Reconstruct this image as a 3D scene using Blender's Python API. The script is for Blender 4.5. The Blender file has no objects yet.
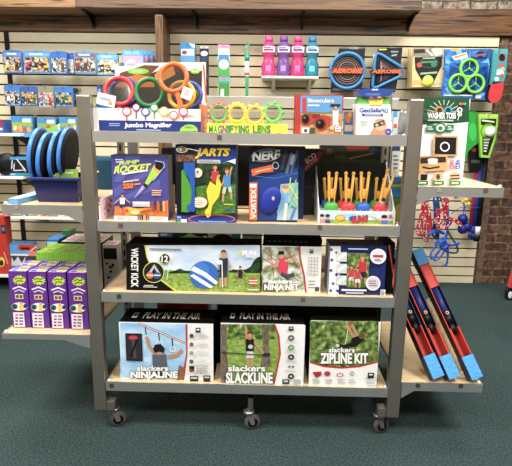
import bpy, bmesh, math, random
from mathutils import Vector, Matrix
random.seed(7)
sc = bpy.context.scene
COL = sc.collection
PI = math.pi

# ------------------------------------------------------------------ camera
CF, CP, CR, CY = 500.0, .2124, .0140, -.0198
CAM = Vector((.0722, -1.9616, 1.3355))
FW = Vector((math.sin(CY)*math.cos(CP), math.cos(CY)*math.cos(CP), -math.sin(CP)))
_rt = Vector((math.cos(CY), -math.sin(CY), 0)); _up = _rt.cross(FW)
RT = _rt*math.cos(CR) + _up*math.sin(CR); UP = -_rt*math.sin(CR) + _up*math.cos(CR)
def ray(u, v): return FW + RT*((u-256)/CF) - UP*((v-233)/CF)
def at(u, v, Y):
    d = ray(u, v); return CAM + d*((Y-CAM.y)/d.y)
def yz(u, v, z):
    d = ray(u, v); return (CAM + d*((z-CAM.z)/d.z)).y
cam_data = bpy.data.cameras.new('camera'); cam = bpy.data.objects.new('camera', cam_data); COL.objects.link(cam)
cam_data.sensor_width = 36; cam_data.sensor_fit = 'HORIZONTAL'; cam_data.lens = CF/512*36
cam_data.clip_start = .05
mw = Matrix((( RT.x, UP.x, -FW.x, CAM.x), (RT.y, UP.y, -FW.y, CAM.y), (RT.z, UP.z, -FW.z, CAM.z), (0, 0, 0, 1)))
cam.matrix_world = mw
sc.camera = cam

# ------------------------------------------------------------------ materials
def lin(h):
    h = h.lstrip('#'); o = []
    for i in (0, 2, 4):
        c = int(h[i:i+2], 16)/255
        o.append(c/12.92 if c <= .04045 else ((c+.055)/1.055)**2.4)
    return (o[0], o[1], o[2], 1)
_M = {}
def new_mat(name):
    m = bpy.data.materials.new(name); m.use_nodes = True
    return m, m.node_tree, m.node_tree.nodes['Principled BSDF']
def M(h, rough=.5, metal=0., var=.06):
    """plain coloured surface with a faint procedural mottling"""
    k = (h, rough, metal)
    if k in _M: return _M[k]
    m, nt, b = new_mat('surface_'+h)
    b.inputs['Roughness'].default_value = rough; b.inputs['Metallic'].default_value = metal
    n = nt.nodes.new('ShaderNodeTexNoise'); n.inputs['Scale'].default_value = 60
    tc = nt.nodes.new('ShaderNodeTexCoord'); nt.links.new(tc.outputs['Object'], n.inputs['Vector'])
    mx = nt.nodes.new('ShaderNodeMix'); mx.data_type = 'RGBA'
    c = lin(h); g = .3*c[0]+.6*c[1]+.1*c[2]; c = tuple(x*.9+g*.1 for x in c[:3])
    b.inputs['Specular IOR Level'].default_value = .06 if rough >= .8 else (.3 if rough >= .4 else .5)
    mx.inputs[6].default_value = tuple(x*(1-var) for x in c[:3])+(1,)
    mx.inputs[7].default_value = tuple(min(1, x*(1+var)) for x in c[:3])+(1,)
    nt.links.new(n.outputs['Fac'], mx.inputs[0]); nt.links.new(mx.outputs[2], b.inputs['Base Color'])
    _M[k] = m
    return m
def mottled(name, cols, scale, rough=.6, stretch=(1, 1, 1), detail=4, bump=0., metal=0., lo=.3, hi=.7, dist=0.):
    if name in _M: return _M[name]
    m, nt, b = new_mat(name)
    tc = nt.nodes.new('ShaderNodeTexCoord'); mp = nt.nodes.new('ShaderNodeMapping')
    mp.inputs['Scale'].default_value = stretch
    n = nt.nodes.new('ShaderNodeTexNoise'); n.inputs['Scale'].default_value = scale; n.inputs['Detail'].default_value = detail
    n.inputs['Distortion'].default_value = dist
    r = nt.nodes.new('ShaderNodeValToRGB')
    els = r.color_ramp.elements
    while len(els) < len(cols): els.new(.5)
    for i, c in enumerate(cols):
        els[i].position = lo + (hi-lo)*i/max(1, len(cols)-1); els[i].color = lin(c)
    nt.links.new(tc.outputs['Object'], mp.inputs['Vector']); nt.links.new(mp.outputs['Vector'], n.inputs['Vector'])
    nt.links.new(n.outputs['Fac'], r.inputs['Fac']); nt.links.new(r.outputs['Color'], b.inputs['Base Color'])
    b.inputs['Roughness'].default_value = rough; b.inputs['Metallic'].default_value = metal
    if bump:
        bp = nt.nodes.new('ShaderNodeBump'); bp.inputs['Strength'].default_value = bump; bp.inputs['Distance'].default_value = .004
        nt.links.new(n.outputs['Fac'], bp.inputs['Height']); nt.links.new(bp.outputs['Normal'], b.inputs['Normal'])
    _M[name] = m
    return m
def clear(name, h='ffffff', trans=.85, rough=.08, wave=.05):
    """thin clear plastic: mostly see-through with a gloss"""
    if name in _M: return _M[name]
    m, nt, b = new_mat(name)
    gl = nt.nodes.new('ShaderNodeBsdfGlossy'); gl.inputs['Roughness'].default_value = rough; gl.inputs['Color'].default_value = lin(h); nt.nodes.remove(b)
    t = nt.nodes.new('ShaderNodeBsdfTransparent'); t.inputs['Color'].default_value = lin(h)
    mx = nt.nodes.new('ShaderNodeMixShader'); mx.inputs[0].default_value = trans
    n = nt.nodes.new('ShaderNodeTexNoise'); n.inputs['Scale'].default_value = 25
    bp = nt.nodes.new('ShaderNodeBump'); bp.inputs['Strength'].default_value = wave
    nt.links.new(n.outputs['Fac'], bp.inputs['Height']); nt.links.new(bp.outputs['Normal'], gl.inputs['Normal'])
    nt.links.new(gl.outputs[0], mx.inputs[1]); nt.links.new(t.outputs[0], mx.inputs[2])
    nt.links.new(mx.outputs[0], nt.nodes['Material Output'].inputs['Surface'])
    _M[name] = m
    return m
def carpet_mat():
    m, nt, b = new_mat('carpet')
    tc = nt.nodes.new('ShaderNodeTexCoord')
    n = nt.nodes.new('ShaderNodeTexNoise'); n.inputs['Scale'].default_value = 130; n.inputs['Detail'].default_value = 3
    n2 = nt.nodes.new('ShaderNodeTexNoise'); n2.inputs['Scale'].default_value = 2.2; n2.inputs['Detail'].default_value = 3
    r = nt.nodes.new('ShaderNodeValToRGB')
    r.color_ramp.elements[0].position = .32; r.color_ramp.elements[0].color = lin('222f31')
    r.color_ramp.elements[1].position = .72; r.color_ramp.elements[1].color = lin('4c605f')
    mx = nt.nodes.new('ShaderNodeMix'); mx.data_type = 'RGBA'; mx.blend_type = 'MULTIPLY'; mx.inputs[0].default_value = .35
    for t in (n, n2): nt.links.new(tc.outputs['Object'], t.inputs['Vector'])
    nt.links.new(n.outputs['Fac'], r.inputs['Fac']); nt.links.new(r.outputs['Color'], mx.inputs[6]); nt.links.new(n2.outputs['Fac'], mx.inputs[7])
    nt.links.new(mx.outputs[2], b.inputs['Base Color']); b.inputs['Roughness'].default_value = .95
    bp = nt.nodes.new('ShaderNodeBump'); bp.inputs['Strength'].default_value = .6; bp.inputs['Distance'].default_value = .006
    nt.links.new(n.outputs['Fac'], bp.inputs['Height']); nt.links.new(bp.outputs['Normal'], b.inputs['Normal'])
    b.inputs['Specular IOR Level'].default_value = .15
    return m
def brick_mat(name, c1, c2, mortar):
    """hand-laid brick: wandering courses, uneven colour, crumbled light mortar"""
    m, nt, b = new_mat(name)
    tc = nt.nodes.new('ShaderNodeTexCoord'); sp = nt.nodes.new('ShaderNodeSeparateXYZ'); cb = nt.nodes.new('ShaderNodeCombineXYZ')
    nt.links.new(tc.outputs['Object'], sp.inputs[0]); nt.links.new(sp.outputs['X'], cb.inputs['X']); nt.links.new(sp.outputs['Z'], cb.inputs['Y'])
    nz = nt.nodes.new('ShaderNodeTexNoise'); nz.inputs['Scale'].default_value = 7; nz.inputs['Detail'].default_value = 6
    nt.links.new(tc.outputs['Object'], nz.inputs['Vector'])
    ad = nt.nodes.new('ShaderNodeMixRGB'); ad.blend_type = 'ADD'; ad.inputs[0].default_value = .05
    nt.links.new(cb.outputs[0], ad.inputs[1]); nt.links.new(nz.outputs['Color'], ad.inputs[2])
    br = nt.nodes.new('ShaderNodeTexBrick')
    br.inputs['Color1'].default_value = lin(c1); br.inputs['Color2'].default_value = lin(c2); br.inputs['Mortar'].default_value = lin(mortar)
    br.inputs['Scale'].default_value = 1; br.inputs['Brick Width'].default_value = .21; br.inputs['Row Height'].default_value = .078
    br.inputs['Mortar Size'].default_value = .008; br.inputs['Mortar Smooth'].default_value = .6
    nt.links.new(ad.outputs[0], br.inputs['Vector'])
    n2 = nt.nodes.new('ShaderNodeTexNoise'); n2.inputs['Scale'].default_value = 30; n2.inputs['Detail'].default_value = 7
    nt.links.new(tc.outputs['Object'], n2.inputs['Vector'])
    r2 = nt.nodes.new('ShaderNodeValToRGB'); r2.color_ramp.elements[0].position = .36; r2.color_ramp.elements[0].color = (.27, .26, .25, 1)
    r2.color_ramp.elements[1].position = .66; r2.color_ramp.elements[1].color = (1.2, 1.16, 1.1, 1)
    nt.links.new(n2.outputs['Fac'], r2.inputs['Fac'])
    mx = nt.nodes.new('ShaderNodeMix'); mx.data_type = 'RGBA'; mx.blend_type = 'MULTIPLY'; mx.inputs[0].default_value = .9
    nt.links.new(br.outputs['Color'], mx.inputs[6]); nt.links.new(r2.outputs['Color'], mx.inputs[7])
    nt.links.new(mx.outputs[2], b.inputs['Base Color']); b.inputs['Roughness'].default_value = .9
    bp = nt.nodes.new('ShaderNodeBump'); bp.inputs['Strength'].default_value = 1.; bp.inputs['Distance'].default_value = .012
    nt.links.new(mx.outputs[2], bp.inputs['Height']); nt.links.new(bp.outputs['Normal'], b.inputs['Normal'])
    return m
def metal_mat(name, c, rough, vert=True):
    m, nt, b = new_mat(name)
    tc = nt.nodes.new('ShaderNodeTexCoord'); mp = nt.nodes.new('ShaderNodeMapping')
    mp.inputs['Scale'].default_value = (300, 300, 4) if vert else (4, 300, 300)
    n = nt.nodes.new('ShaderNodeTexNoise'); n.inputs['Scale'].default_value = 1; n.inputs['Detail'].default_value = 2
    n2 = nt.nodes.new('ShaderNodeTexNoise'); n2.inputs['Scale'].default_value = 9; n2.inputs['Detail'].default_value = 3
    nt.links.new(tc.outputs['Object'], mp.inputs['Vector']); nt.links.new(mp.outputs[0], n.inputs['Vector']); nt.links.new(tc.outputs['Object'], n2.inputs['Vector'])
    mr = nt.nodes.new('ShaderNodeMapRange'); mr.inputs[3].default_value = rough-.08; mr.inputs[4].default_value = rough+.1
    nt.links.new(n2.outputs['Fac'], mr.inputs[0]); nt.links.new(mr.outputs[0], b.inputs['Roughness'])
    b.inputs['Base Color'].default_value = lin(c); b.inputs['Metallic'].default_value = .85
    bp = nt.nodes.new('ShaderNodeBump'); bp.inputs['Strength'].default_value = .08; bp.inputs['Distance'].default_value = .001
    nt.links.new(n.outputs['Fac'], bp.inputs['Height']); nt.links.new(bp.outputs['Normal'], b.inputs['Normal'])
    return m
def rope_mat(name, a, bcol, scale=55):
    if name in _M: return _M[name]
    m, nt, b = new_mat(name)
    tc = nt.nodes.new('ShaderNodeTexCoord')
    w = nt.nodes.new('ShaderNodeTexVoronoi'); w.inputs['Scale'].default_value = scale
    nt.links.new(tc.outputs['Object'], w.inputs['Vector'])
    r = nt.nodes.new('ShaderNodeValToRGB'); r.color_ramp.interpolation = 'CONSTANT'
    r.color_ramp.elements[0].color = lin(a); r.color_ramp.elements[1].position = .84; r.color_ramp.elements[1].color = lin(bcol)
    sp = nt.nodes.new('ShaderNodeSeparateColor'); nt.links.new(w.outputs['Color'], sp.inputs[0])
    nt.links.new(sp.outputs[0], r.inputs['Fac']); nt.links.new(r.outputs['Color'], b.inputs['Base Color'])
    b.inputs['Roughness'].default_value = .85
    _M[name] = m
    return m

def oak_mat(name, dark, mid, light, vert=False):
    """flat-sawn oak: long streaks with dark open grain"""
    m, nt, b = new_mat(name)
    tc = nt.nodes.new('ShaderNodeTexCoord'); mp = nt.nodes.new('ShaderNodeMapping'); mp2 = nt.nodes.new('ShaderNodeMapping')
    mp.inputs['Scale'].default_value = (14, 14, .9) if vert else (1.1, 14, 16)
    mp2.inputs['Scale'].default_value = (60, 60, 3) if vert else (1.7, 20, 26)
    n = nt.nodes.new('ShaderNodeTexNoise'); n.inputs['Scale'].default_value = 2.2; n.inputs['Detail'].default_value = 5; n.inputs['Distortion'].default_value = 1.6
    g = nt.nodes.new('ShaderNodeTexNoise'); g.inputs['Scale'].default_value = 1.6; g.inputs['Detail'].default_value = 3; g.inputs['Distortion'].default_value = .6
    for a, t in ((mp, n), (mp2, g)): nt.links.new(tc.outputs['Object'], a.inputs['Vector']); nt.links.new(a.outputs[0], t.inputs['Vector'])
    r = nt.nodes.new('ShaderNodeValToRGB'); r.color_ramp.elements[0].position = .36; r.color_ramp.elements[0].color = lin(mid); r.color_ramp.elements[1].position = .66; r.color_ramp.elements[1].color = lin(light)
    r2 = nt.nodes.new('ShaderNodeValToRGB'); r2.color_ramp.elements[0].position = .38; r2.color_ramp.elements[0].color = (1, 1, 1, 1); r2.color_ramp.elements[1].position = .47; r2.color_ramp.elements[1].color = (0, 0, 0, 1)
    mx = nt.nodes.new('ShaderNodeMix'); mx.data_type = 'RGBA'; mx.inputs[7].default_value = lin(dark)
    nt.links.new(n.outputs['Fac'], r.inputs['Fac']); nt.links.new(g.outputs['Fac'], r2.inputs['Fac'])
    nt.links.new(r2.outputs['Color'], mx.inputs[0]); nt.links.new(r.outputs['Color'], mx.inputs[6]); nt.links.new(mx.outputs[2], b.inputs['Base Color'])
    b.inputs['Roughness'].default_value = .45
    return m
STEEL = metal_mat('brushed_steel_upright', '9d968d', .34)
RAIL = metal_mat('brushed_steel_rail', 'c8c8c6', .36, False)
DKSTEEL = M('4a4c4c', .45, .7)
PLY = mottled('birch_ply', ['cfae80', 'dbbe93', 'e3cba6'], 9, .55, (1, 12, 12), 5)
def clutter(name, cols, scale=75):
    """toy pieces behind a clear blister, too small to tell apart: patches of many colours"""
    if name in _M: return _M[name]
    m, nt, b = new_mat(name)
    tc = nt.nodes.new('ShaderNodeTexCoord'); v = nt.nodes.new('ShaderNodeTexVoronoi'); v.inputs['Scale'].default_value = scale
    nz = nt.nodes.new('ShaderNodeTexNoise'); nz.inputs['Scale'].default_value = 40; ad = nt.nodes.new('ShaderNodeMixRGB'); ad.blend_type = 'ADD'; ad.inputs[0].default_value = .03
    nt.links.new(tc.outputs['Object'], nz.inputs['Vector']); nt.links.new(tc.outputs['Object'], ad.inputs[1]); nt.links.new(nz.outputs['Color'], ad.inputs[2]); nt.links.new(ad.outputs[0], v.inputs['Vector'])
    sp = nt.nodes.new('ShaderNodeSeparateColor'); r = nt.nodes.new('ShaderNodeValToRGB'); r.color_ramp.interpolation = 'CONSTANT'
    els = r.color_ramp.elements
    while len(els) < len(cols): els.new(.5)
    for i, c in enumerate(cols): els[i].position = i/len(cols); els[i].color = lin(c)
    nt.links.new(v.outputs['Color'], sp.inputs[0]); nt.links.new(sp.outputs[0], r.inputs['Fac']); nt.links.new(r.outputs['Color'], b.inputs['Base Color'])
    b.inputs['Roughness'].default_value = .3
    _M[name] = m
    return m
OAK = oak_mat('dark_oak', '150b06', '563820', '7a5532')
OAKL = oak_mat('oak_ledge_edge', '4c301c', '8c6642', 'a88560')
OAKV = oak_mat('oak_post', '2c1a0b', '5e4026', '765434', True)
OAKD = oak_mat('worn_oak_edge', '30211a', '5f4630', '775a42')
CREAM = mottled('cream_slat', ['ddd0b0', 'e6dabb'], 5, .5)
GROOVE = M('2b2118', .8)
WHITE = M('ececea', .45); BLACK = M('0d0d0f', .45); CARD = M('c9a77a', .8)
GRASS = mottled('printed_grass', ['5f8236', '86a34c', 'a9be6c'], 60, .4, (1, 1, 1.6), 6)
GRASSD = mottled('printed_lawn', ['2f5a1e', '4b7d2c', '6d9a3c'], 60, .4, (1, 1, 1.6), 6)
LEAF = mottled('printed_leaves', ['16240f', '4a6630', '8c9c54', 'd6dcb4'], 48, .4, (1, 1, 1), 8, lo=.3, hi=.75)
LEAFD = mottled('printed_dark_trees', ['0b160b', '1d331a', '35522a'], 50, .4, (1, 1, 1), 7)
BARK = mottled('printed_bark', ['3c3128', '6d6052', '8c8071'], 40, .5, (6, 6, 1), 6)
SKY = mottled('printed_sky', ['b2c9e2', 'cbd9ea', 'e8eef5'], 9, .35, (1, 1, 2), 4)
SKYB = mottled('printed_blue_sky', ['82b4e2', 'a6cdee', 'd0e6f7'], 9, .35, (1, 1, 2), 4)
LENS = clear('clear_lens', 'f4f4f0', .84, .06, 0.)
CLEAR = clear('clear_plastic', 'f6f8fa', .82, .12)

# ------------------------------------------------------------------ mesh builder
class MB:
    def __init__(s): s.V = []; s.F = []; s.I = []; s.S = []; s.mats = []
    def mi(s, m):
        if m not in s.mats: s.mats.append(m)
        return s.mats.index(m)
    def add(s, vs, fs, m, smooth=False):
        o = len(s.V); s.V += [tuple(v) for v in vs]; k = s.mi(m)
        for f in fs: s.F.append(tuple(i+o for i in f)); s.I.append(k); s.S.append(smooth)
    def poly(s, pts, m): s.add(pts, [tuple(range(len(pts)))], m)
    def hexa(s, p, m, ms=None):
        """8 points: bottom ring 0-3, top ring 4-7 (front-left, front-right, back-right, back-left)"""
        fs = [(0, 3, 2, 1), (4, 5, 6, 7), (0, 1, 5, 4), (1, 2, 6, 5), (2, 3, 7, 6), (3, 0, 4, 7)]   # bottom top front right back left
        o = len(s.V); s.V += [tuple(v) for v in p]
        for i, f in enumerate(fs):
            mm = (ms or {}).get(('bottom', 'top', 'front', 'right', 'back', 'left')[i], m)
            s.F.append(tuple(j+o for j in f)); s.I.append(s.mi(mm)); s.S.append(False)
    def box(s, x0, x1, y0, y1, z0, z1, m, ms=None):
        s.hexa([(x0, y0, z0), (x1, y0, z0), (x1, y1, z0), (x0, y1, z0), (x0, y0, z1), (x1, y0, z1), (x1, y1, z1), (x0, y1, z1)], m, ms)
    def prism(s, pts, y0, y1, m, side=None):
        """outline of (x, z) points, extruded from y0 (front) to y1"""
        n = len(pts)
        s.add([(x, y0, z) for x, z in pts], [tuple(range(n))], m)
        s.add([(x, y1, z) for x, z in pts], [tuple(range(n-1, -1, -1))], side or m)
        s.add([(x, y0, z) for x, z in pts]+[(x, y1, z) for x, z in pts], [(i, n+i, n+(i+1) % n, (i+1) % n) for i in range(n)], side or m)
    def prismz(s, pts, z0, z1, m):
        n = len(pts)
        s.add([(x, y, z0) for x, y in pts], [tuple(range(n-1, -1, -1))], m); s.add([(x, y, z1) for x, y in pts], [tuple(range(n))], m)
        s.add([(x, y, z0) for x, y in pts]+[(x, y, z1) for x, y in pts], [(i, (i+1) % n, n+(i+1) % n, n+i) for i in range(n)], m)
    def lathe(s, prof, c, m, n=20, axis=(0, 0, 1), smooth=True):
        c = Vector(c); q = Vector((0, 0, 1)).rotation_difference(Vector(axis).normalized())
        vs = []; fs = []
        for r, z in prof:
            for k in range(n):
                a = 2*PI*k/n; vs.append(c + q @ Vector((r*math.cos(a), r*math.sin(a), z)))
        for i in range(len(prof)-1):
            for k in range(n):
                fs.append((i*n+k, i*n+(k+1) % n, (i+1)*n+(k+1) % n, (i+1)*n+k))
        if prof[0][0] > 1e-5: fs.append(tuple(range(n-1, -1, -1)))
        if prof[-1][0] > 1e-5: fs.append(tuple((len(prof)-1)*n+k for k in range(n)))
        s.add(vs, fs, m, smooth)
    def cyl(s, a, b, r, m, n=14, r2=None):
        a = Vector(a); b = Vector(b)
        s.lathe([(r, 0), (r2 if r2 is not None else r, (b-a).length)], a, m, n, b-a)
    def ellipsoid(s, c, rx, ry, rz, m, n=16, rot=None):
        vs = []; fs = []; h = n//2
        for i in range(h+1):
            t = PI*i/h
            for k in range(n):
                a = 2*PI*k/n; p = Vector((rx*math.sin(t)*math.cos(a), ry*math.sin(t)*math.sin(a), rz*math.cos(t)))
                if rot: p = rot @ p
                vs.append(Vector(c)+p)
        for i in range(h):
            for k in range(n): fs.append((i*n+k, (i+1)*n+k, (i+1)*n+(k+1) % n, i*n+(k+1) % n))
        s.add(vs, fs, m, True)
    def torus(s, c, R, r, m, axis=(0, -1, 0), n=32, k=8, sq=1.):
        c = Vector(c); q = Vector((0, 0, 1)).rotation_difference(Vector(axis).normalized()); vs = []; fs = []
        for i in range(n):
            a = 2*PI*i/n
            for j in range(k):
                b = 2*PI*j/k; rr = R+r*math.cos(b)
                vs.append(c+q @ Vector((rr*math.cos(a), rr*math.sin(a), r*sq*math.sin(b))))
        for i in range(n):
            for j in range(k):
                fs.append((i*k+j, ((i+1) % n)*k+j, ((i+1) % n)*k+(j+1) % k, i*k+(j+1) % k))
        s.add(vs, fs, m, True)
    def tube(s, pts, r, m, n=8, closed=False):
        pts = [Vector(p) for p in pts]; N = len(pts); vs = []; fs = []
        prev = None
        for i, p in enumerate(pts):
            t = (pts[(i+1) % N]-pts[i-1]) if closed else (pts[min(N-1, i+1)]-pts[max(0, i-1)])
            t.normalize()
            if prev is None:
                e = t.cross(Vector((0, 0, 1)));
                if e.length < .1: e = t.cross(Vector((0, 1, 0)))
            else: e = prev - t*prev.dot(t)
            e.normalize(); prev = e; f = t.cross(e)
            rr = r[i] if isinstance(r, (list, tuple)) else r
            for k in range(n):
                a = 2*PI*k/n; vs.append(p+e*(rr*math.cos(a))+f*(rr*math.sin(a)))
        for i in range(N if closed else N-1):
            j = (i+1) % N
            for k in range(n): fs.append((i*n+k, i*n+(k+1) % n, j*n+(k+1) % n, j*n+k))
        if not closed: fs += [tuple(range(n-1, -1, -1)), tuple((N-1)*n+k for k in range(n))]
        s.add(vs, fs, m, True)
    def xform(s, mat, start=0):
        for i in range(start, len(s.V)): s.V[i] = tuple(mat @ Vector(s.V[i]))

ORG = {}
def build(name, mb, parent=None, org=None, bevel=0):
    if parent is not None: org = ORG[parent.name]
    if org is None:
        xs = [v[0] for v in mb.V]; ys = [v[1] for v in mb.V]; zs = [v[2] for v in mb.V]
        org = Vector(((min(xs)+max(xs))/2, (min(ys)+max(ys))/2, min(zs)))
    org = Vector(org)
    me = bpy.data.meshes.new(name)
    me.from_pydata([tuple(Vector(v)-org) for v in mb.V], [], mb.F)
    for m in mb.mats: me.materials.append(m)
    me.polygons.foreach_set('material_index', mb.I); me.polygons.foreach_set('use_smooth', mb.S)
    me.update()
    o = bpy.data.objects.new(name, me); COL.objects.link(o)
    if parent is not None: o.parent = parent
    else: o.location = org
    ORG[o.name] = org
    if bevel:
        b = o.modifiers.new('Bevel', 'BEVEL'); b.width = bevel; b.segments = 2; b.limit_method = 'ANGLE'; b.angle_limit = math.radians(50)
    return o
def tag(o, label, cat, group=None, kind=None):
    o['label'] = label; o['category'] = cat
    if group: o['group'] = group
    if kind: o['kind'] = kind
    return o
def thing(name, loc, label, cat, group=None):
    o = bpy.data.objects.new(name, None); COL.objects.link(o); o.location = Vector(loc); o.empty_display_size = .05
    ORG[o.name] = Vector(loc)
    return tag(o, label, cat, group)
def structure(name, mb, bevel=0):
    o = build(name, mb, None, (0, 0, 0), bevel); o['kind'] = 'structure'
    return o
def dup(root, d, label, group=None, rotz=0.):
    r = root.copy(); COL.objects.link(r); r.location = root.location + Vector(d); r.rotation_euler = (0, 0, rotz)
    r['label'] = label
    if group: r['group'] = group
    for ch in list(root.children):
        c = ch.copy(); COL.objects.link(c); c.parent = r
        for g in list(ch.children):
            e = g.copy(); COL.objects.link(e); e.parent = c
    return r

# ------------------------------------------------------------------ lettering and printing
_T = {}
def text_geo(t, bold):
    k = (t, bold)
    if k in _T: return _T[k]
    cu = bpy.data.curves.new('lettering', 'FONT'); cu.body = t; cu.offset = .022*bold; cu.resolution_u = 3; cu.fill_mode = 'FRONT'
    ob = bpy.data.objects.new('lettering', cu); COL.objects.link(ob)
    dg = bpy.context.evaluated_depsgraph_get()
    me = bpy.data.meshes.new_from_object(ob.evaluated_get(dg))
    vs = [(v.co.x, v.co.y) for v in me.vertices]; fs = [tuple(p.vertices) for p in me.polygons]
    bpy.data.objects.remove(ob); bpy.data.curves.remove(cu); bpy.data.meshes.remove(me)
    x0 = min(v[0] for v in vs); x1 = max(v[0] for v in vs); y0 = min(v[1] for v in vs); y1 = max(v[1] for v in vs)
    vs = [((x-x0)/(x1-x0), (y-y0)/(y1-y0)) for x, y in vs]
    _T[k] = (vs, fs)
    return _T[k]
class Print:
    """flat printing on the front of a box: positions are read off the photograph (crop offset and scale) on the box's own plane"""
    def __init__(s, mb, Y, crop=(0, 0, 1), layer=0, dy=.00025):
        s.mb = mb; s.Y = Y; s.c = crop; s.l = layer; s.dy = dy; s.warp = None
    def crop(s, *c): s.c = c; return s
    def P(s, a, b):
        p = at(s.c[0]+a/s.c[2], s.c[1]+b/s.c[2], s.Y); return p.x, p.z
    def y(s): return s.Y-.0004-s.l*s.dy
    def put(s, pts, fs, m):
        s.l += 1; y = s.y()
        s.mb.add([(x, y, z) for x, z in pts], fs, m)
    def rect(s, a0, b0, a1, b1, m):
        am = (a0+a1)/2; bm = (b0+b1)/2
        x0 = s.P(a0, bm)[0]; x1 = s.P(a1, bm)[0]; z1 = s.P(am, b0)[1]; z0 = s.P(am, b1)[1]
        s.put([(x0, z0), (x1, z0), (x1, z1), (x0, z1)], [(0, 1, 2, 3)], m)
    def poly(s, pts, m): s.put([s.P(*p) for p in pts], [tuple(range(len(pts)))], m)
    def ell(s, a, b, ra, rb, m, n=22, rot=0):
        c, d = math.cos(rot), math.sin(rot); pts = []
        for k in range(n):
            t = 2*PI*k/n; u = ra*math.cos(t); w = rb*math.sin(t); pts.append(s.P(a+u*c-w*d, b+u*d+w*c))
        s.put(pts, [tuple(range(n))], m)
    def ring(s, a, b, r0, r1, m, n=26, k=1.):
        pts = []
        for r in (r0, r1):
            for i in range(n):
                t = 2*PI*i/n; pts.append(s.P(a+r*math.cos(t), b+r*k*math.sin(t)))
        s.put(pts, [(i, (i+1) % n, n+(i+1) % n, n+i) for i in range(n)], m)
    def line(s, pts, w, m):
        q = [Vector(p) for p in pts]; L = []; Rr = []
        for i, p in enumerate(q):
            t = (q[min(len(q)-1, i+1)]-q[max(0, i-1)]).normalized(); n = Vector((-t.y, t.x))*w/2
            L.append(s.P(*(p+n))); Rr.append(s.P(*(p-n)))
        k = len(q); s.put(L+Rr, [(i, i+1, k+i+1, k+i) for i in range(k-1)], m)
    def splat(s, a, b, ra, rb, m, n=11, depth=.28, seed=1):
        rnd = random.Random(seed); pts = []
        for i in range(2*n):
            t = PI*i/n; f = 1 if i % 2 else 1-depth*rnd.uniform(.6, 1.2); pts.append(s.P(a+ra*f*math.cos(t), b+rb*f*math.sin(t)))
        s.put(pts, [tuple(range(len(pts)))], m)
    def text(s, t, a0, b0, a1, b1, m, bold=1., shear=0., rot=0., outline=None, ow=.06):
        """lettering filling the box a0..a1, b0..b1 (photograph units, b down); rot in degrees clockwise"""
        vs, fs = text_geo(t, bold)
        ca, cb = (a0+a1)/2, (b0+b1)/2; w, h = a1-a0, b1-b0
        if rot in (90, -90): w, h = h, w
        r = math.radians(rot); c, d = math.cos(r), math.sin(r)
        def mp(grow):
            out = []
            for x, y in vs:
                uu = (x-.5)*w + shear*(y-.5)*h; ww = -(y-.5)*h
                out.append(s.P(ca+uu*c-ww*d, cb+uu*d+ww*c))
            return out
        if outline is not None:
            vs2, fs2 = text_geo(t, bold+2.2)
            pts = []
            g = ow*h
            for x, y in vs2:
                uu = (x-.5)*(w+2*g) + shear*(y-.5)*h; ww = -(y-.5)*(h+2*g)
                pts.append(s.P(ca+uu*c-ww*d, cb+uu*d+ww*c))
            s.put(pts, fs2, outline); s.l += 1
        s.put(mp(0), fs, m)
    def lines(s, a0, b0, a1, b1, n, m, seed=0, fill=.5):
        """small print too fine to read: n ragged rows"""
        rnd = random.Random(seed); hh = (b1-b0)/n
        for i in range(n):
            x = a0 if rnd.random() < .5 else a0+(a1-a0)*.06
            s.rect(x, b0+i*hh+hh*(1-fill)/2, a1-(a1-a0)*rnd.uniform(0, .3), b0+(i+1)*hh-hh*(1-fill)/2, m)
    def kid(s, a, b, h, shirt, pants, hair, skin=None, arms=((-.22, .42), (.22, .42)), legs=((-.09, 0), (.1, 0)), wid=1.):
        """printed figure: feet at (a, b), h tall; arm and leg ends as fractions of h from the feet"""
        skin = skin or M('c98f6c', .5)
        W = h*wid
        for lx, ly in legs:
            s.line([(a+W*lx*.4, b-h*.45), (a+W*(lx*.9), b-h*(.22+ly*.5)), (a+W*lx, b-h*ly)], W*.075, skin)
            s.line([(a+W*lx*.4, b-h*.48), (a+W*(lx*.85), b-h*(.25+ly*.4))], W*.12, pants)
        for ax, ay in arms:
            s.line([(a+math.copysign(W*.1, ax), b-h*.74), (a+W*ax*.7, b-h*(ay*.6+.74*.4)), (a+W*ax, b-h*ay)], W*.06, skin)
        s.poly([(a-W*.13, b-h*.78), (a+W*.13, b-h*.78), (a+W*.12, b-h*.44), (a-W*.12, b-h*.44)], shirt)
        s.rect(a-W*.035, b-h*.84, a+W*.035, b-h*.76, skin)
        s.ell(a, b-h*.9, W*.075, h*.09, skin, 12)
        s.poly([(a-W*.085, b-h*.9), (a-W*.07, b-h*.98), (a, b-h*1.01), (a+W*.07, b-h*.98), (a+W*.085, b-h*.9), (a, b-h*.945)], hair)
def rect_pts(u0, u1, vtop, vm, Y):
    um = (u0+u1)/2
    return at(u0, vm, Y).x, at(u1, vm, Y).x, at(um, vtop, Y).z
def carton(u0, u1, vtop, z0, Y, depth, front, side=None, top=None, vm=None):
    """a closed box whose front stands at depth Y on a surface at height z0"""
    x0, x1, z1 = rect_pts(u0, u1, vtop, vm if vm else vtop+20, Y)
    mb = MB(); mb.box(x0, x1, Y, Y+depth, z0+.0006, z1, side or front, {'front': front, 'top': top or side or front})
    return mb, x0, x1, z1
Z = [1.3036, .9486, .6491, .2426]
def shade(h, f):
    return '%02x%02x%02x' % tuple(max(0, min(255, int(int(h[i:i+2], 16)*f))) for i in (0, 2, 4))
# ------------------------------------------------------------------ the setting
YW = 2.30
mb = MB(); mb.box(-4.2, 4.2, -4.5, YW+.1, -.05, 0, carpet_mat()); structure('floor', mb)
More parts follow.
